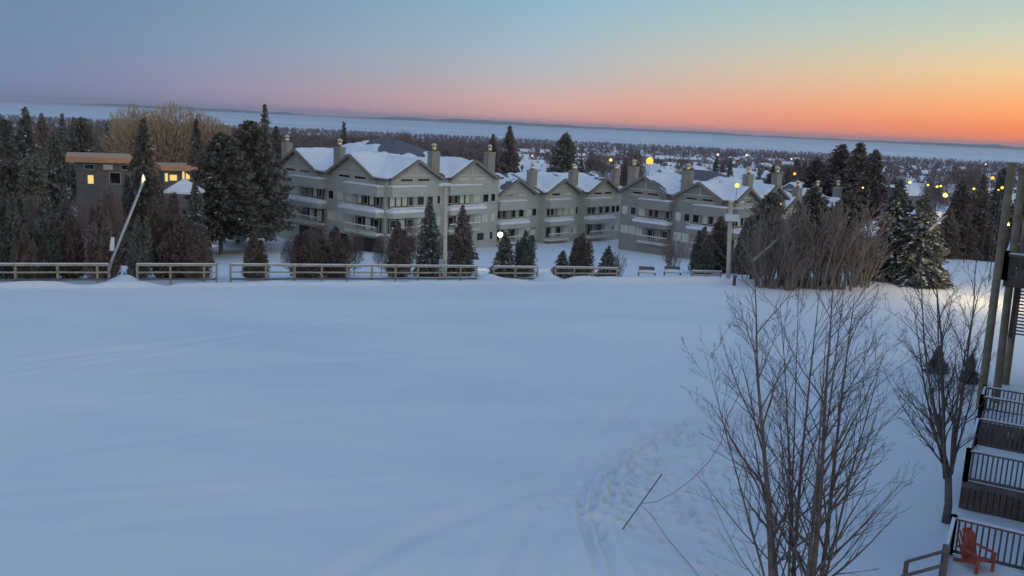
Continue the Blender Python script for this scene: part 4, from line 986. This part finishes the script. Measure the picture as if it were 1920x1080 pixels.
# woods: far trees nobody could count
def woods(name, N, mt, y0, y1, hmin, hmax, quads, kind, seed):
    g = np.random.default_rng(seed)
    Y = y0*np.exp(g.random(N)**.7*math.log(y1/y0)); px = g.uniform(-60, 1990, N)
    r = np.array([[(p-960)/F, 0] for p in px])[:, 0]/math.cos(PITCH)*1.0; X = r*Y
    keep = (g.random(N) < np.where(px < 950, 1.0, np.where(Y < 1250, .13, np.where(Y < 1900, .5, 1.0)))); X, Y = X[keep], Y[keep]
    hx = np.array([h[0] for h in hs]); hy = np.array([h[1] for h in hs])
    far = np.ones(len(X), bool)
    for a, b in hs: far &= ~((np.abs(X-a) < 9) & (Y < b+8) & (Y > b-26))
    X, Y = X[far], Y[far]; n = len(X); Z = gz(X, Y); H = g.uniform(hmin, hmax, n)*np.where(Y < 500, .8, 1)
    C = np.repeat(np.stack([X, Y, Z], 1), quads, 0); Hq = np.repeat(H, quads); t = g.random(n*quads)
    if kind == 'bare':
        rad = .36*Hq*np.sin(np.pi*np.clip(t*.85+.12, 0, 1)); a = g.random(n*quads)*6.283; q = np.sqrt(g.random(n*quads))
        P = C+np.stack([np.cos(a)*rad*q, np.sin(a)*rad*q, Hq*(t*.86+.06)], 1); D = np.stack([np.cos(a)*.5, np.sin(a)*.5, np.ones(n*quads)*1.2], 1)+g.normal(size=(n*quads, 3))*.35
        L = Hq*g.uniform(.16, .34, n*quads); W = L*g.uniform(.2, .5, n*quads)
    else:
        rad = .22*Hq*(1-t)**.8; a = g.random(n*quads)*6.283; q = np.sqrt(g.random(n*quads))
        P = C+np.stack([np.cos(a)*rad*q, np.sin(a)*rad*q, Hq*(t*.95)], 1); D = np.stack([np.cos(a), np.sin(a), -.3*np.ones(n*quads)], 1)+g.normal(size=(n*quads, 3))*.4
        L = Hq*.2*(1.1-t*.7); W = L*.7
    V, Fq = leafquads(P, D, L, W, g)
    tag(np_mesh(name, V, Fq, M[mt]), 'far woods on the slope down to the frozen bay', 'woods', kind='stuff')
woods('bare_woods', 17000, 'wood_bare', 300, 3330, 8, 13, 34, 'bare', 3)
woods('conifer_woods', 3200, 'wood_con', 280, 3300, 8, 14, 26, 'con', 4)

# ------------------------------------------------------------------ air
hm = bpy.data.materials.new('haze'); hm.use_nodes = True; hn = hm.node_tree.nodes; hn.remove(hn['Principled BSDF'])
pv = hn.new('ShaderNodeVolumePrincipled'); pv.inputs['Color'].default_value = (.80, .86, .98, 1); pv.inputs['Density'].default_value = HAZE; pv.inputs['Anisotropy'].default_value = .2
hm.node_tree.links.new(pv.outputs[0], hn['Material Output'].inputs['Volume'])
tag(MB().box((0, 0, 15), (66000, 66000, 140)).build('haze', hm), kind='stuff')

# ------------------------------------------------------------------ sky and light
def srgb(r, g, b):
    f = lambda c: (c/255/12.92) if c/255 <= .04045 else ((c/255+.055)/1.055)**2.4
    return (f(r), f(g), f(b), 1)
SUNAZ = 46.0
w = bpy.data.worlds.new('World'); scene.world = w; w.use_nodes = True; nt = w.node_tree; N = nt.nodes; L = nt.links
for n in list(N): N.remove(n)
out = N.new('ShaderNodeOutputWorld'); tc = N.new('ShaderNodeTexCoord')
sky = N.new('ShaderNodeTexSky'); sky.sky_type = 'NISHITA'; sky.sun_disc = False; sky.sun_elevation = R(1.0); sky.sun_rotation = R(SUNAZ); sky.dust_density = 2.0
bg1 = N.new('ShaderNodeBackground'); bg1.inputs[1].default_value = .012; L.new(sky.outputs[0], bg1.inputs[0])
nv = N.new('ShaderNodeVectorMath'); nv.operation = 'NORMALIZE'; L.new(tc.outputs['Generated'], nv.inputs[0])
sp = N.new('ShaderNodeSeparateXYZ'); L.new(nv.outputs[0], sp.inputs[0])
def mth(op, a, b=None, c=None, clamp=False):
    n = N.new('ShaderNodeMath'); n.operation = op; n.use_clamp = clamp
    for i, v in enumerate((a, b, c)):
        if v is None: continue
        if isinstance(v, (int, float)): n.inputs[i].default_value = v
        else: L.new(v, n.inputs[i])
    return n.outputs[0]
el = mth('ARCSINE', sp.outputs['Z']); v = mth('POWER', mth('MAXIMUM', mth('MULTIPLY', el, 1/(math.pi/2)), 0.0), .5)
hz = mth('SQRT', mth('ADD', mth('MULTIPLY', sp.outputs['X'], sp.outputs['X']), mth('MULTIPLY', sp.outputs['Y'], sp.outputs['Y'])))
ca = mth('DIVIDE', mth('ADD', mth('MULTIPLY', sp.outputs['X'], math.sin(R(SUNAZ))), mth('MULTIPLY', sp.outputs['Y'], math.cos(R(SUNAZ)))), mth('MAXIMUM', hz, .0001))
mr = N.new('ShaderNodeMapRange'); mr.interpolation_type = 'LINEAR'; mr.inputs['From Min'].default_value = .25; mr.inputs['From Max'].default_value = .97; L.new(ca, mr.inputs['Value'])
def ramp(stops):
    c = N.new('ShaderNodeValToRGB'); e = c.color_ramp.elements
    while len(e) > 1: e.remove(e[-1])
    for i, (deg, col) in enumerate(stops):
        x = math.sqrt(deg/90)
        k = e[0] if i == 0 else e.new(x); k.position = x; k.color = srgb(*col)
    L.new(v, c.inputs[0]); return c.outputs[0]
rl = ramp([(0, (116, 127, 166)), (1.5, (120, 135, 170)), (3.5, (112, 137, 170)), (6.5, (103, 134, 166)), (20, (98, 128, 172)), (45, (124, 157, 201)), (90, (129, 162, 207))])
rr_ = ramp([(0, (255, 112, 54)), (1.0, (255, 140, 72)), (2.2, (254, 172, 104)), (4.0, (236, 200, 146)), (6.0, (200, 206, 182)), (8.5, (166, 196, 198)), (20, (132, 166, 196)), (45, (126, 158, 201)), (90, (129, 162, 207))])
rm = ramp([(0, (232, 152, 140)), (1.35, (215, 172, 164)), (3.0, (182, 181, 186)), (4.5, (164, 182, 194)), (7, (142, 178, 199)), (20, (116, 148, 186)), (45, (124, 157, 201)), (90, (129, 162, 207))])
wq = mth('POWER', mr.outputs[0], 1.6)
mA = N.new('ShaderNodeMix'); mA.data_type = 'RGBA'; L.new(mth('MULTIPLY', wq, 2.0, clamp=True), mA.inputs[0]); L.new(rl, mA.inputs[6]); L.new(rm, mA.inputs[7])
mx = N.new('ShaderNodeMix'); mx.data_type = 'RGBA'; L.new(mth('MULTIPLY_ADD', wq, 2.0, -1.0, clamp=True), mx.inputs[0]); L.new(mA.outputs[2], mx.inputs[6]); L.new(rr_, mx.inputs[7])
# glows added low in the unseen sky behind the camera to light the facades
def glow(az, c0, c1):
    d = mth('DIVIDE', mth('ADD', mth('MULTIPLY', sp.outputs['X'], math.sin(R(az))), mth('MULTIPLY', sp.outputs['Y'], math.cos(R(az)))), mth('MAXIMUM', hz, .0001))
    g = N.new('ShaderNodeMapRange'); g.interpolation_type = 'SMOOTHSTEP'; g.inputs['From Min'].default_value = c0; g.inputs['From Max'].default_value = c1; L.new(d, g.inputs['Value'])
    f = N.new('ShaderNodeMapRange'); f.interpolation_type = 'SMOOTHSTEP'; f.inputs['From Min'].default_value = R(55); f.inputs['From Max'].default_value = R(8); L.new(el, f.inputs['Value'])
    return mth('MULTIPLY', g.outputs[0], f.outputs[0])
m1 = N.new('ShaderNodeMix'); m1.data_type = 'RGBA'; L.new(glow(200, .05, .9), m1.inputs[0]); L.new(mx.outputs[2], m1.inputs[6]); m1.inputs[7].default_value = (.42, .44, .50, 1)
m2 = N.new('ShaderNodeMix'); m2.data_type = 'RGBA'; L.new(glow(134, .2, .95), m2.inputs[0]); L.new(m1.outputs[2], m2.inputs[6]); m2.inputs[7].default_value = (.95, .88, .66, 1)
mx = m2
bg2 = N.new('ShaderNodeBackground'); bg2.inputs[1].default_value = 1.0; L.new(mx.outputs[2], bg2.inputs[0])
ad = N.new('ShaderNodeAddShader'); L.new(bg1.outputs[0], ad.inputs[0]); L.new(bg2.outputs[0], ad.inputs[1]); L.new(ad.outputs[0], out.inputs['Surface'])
sd = bpy.data.lights.new('sun', 'SUN'); sd.energy = .35; sd.angle = R(18); sd.color = (1, .72, .5); so = bpy.data.objects.new('sun', sd); COL.objects.link(so)
e = R(4.0); a = R(SUNAZ+8); dirv = Vector((math.sin(a)*math.cos(e), math.cos(a)*math.cos(e), math.sin(e)))
so.rotation_euler = dirv.to_track_quat('Z', 'Y').to_euler(); so.location = (30, 10, 40)

scene.view_settings.view_transform = 'Standard'; scene.view_settings.look = 'None'; scene.view_settings.exposure = .05; scene.view_settings.gamma = 1
scene.cycles.use_denoising = True; scene.cycles.max_bounces = 6; scene.cycles.diffuse_bounces = 3; scene.cycles.transparent_max_bounces = 4
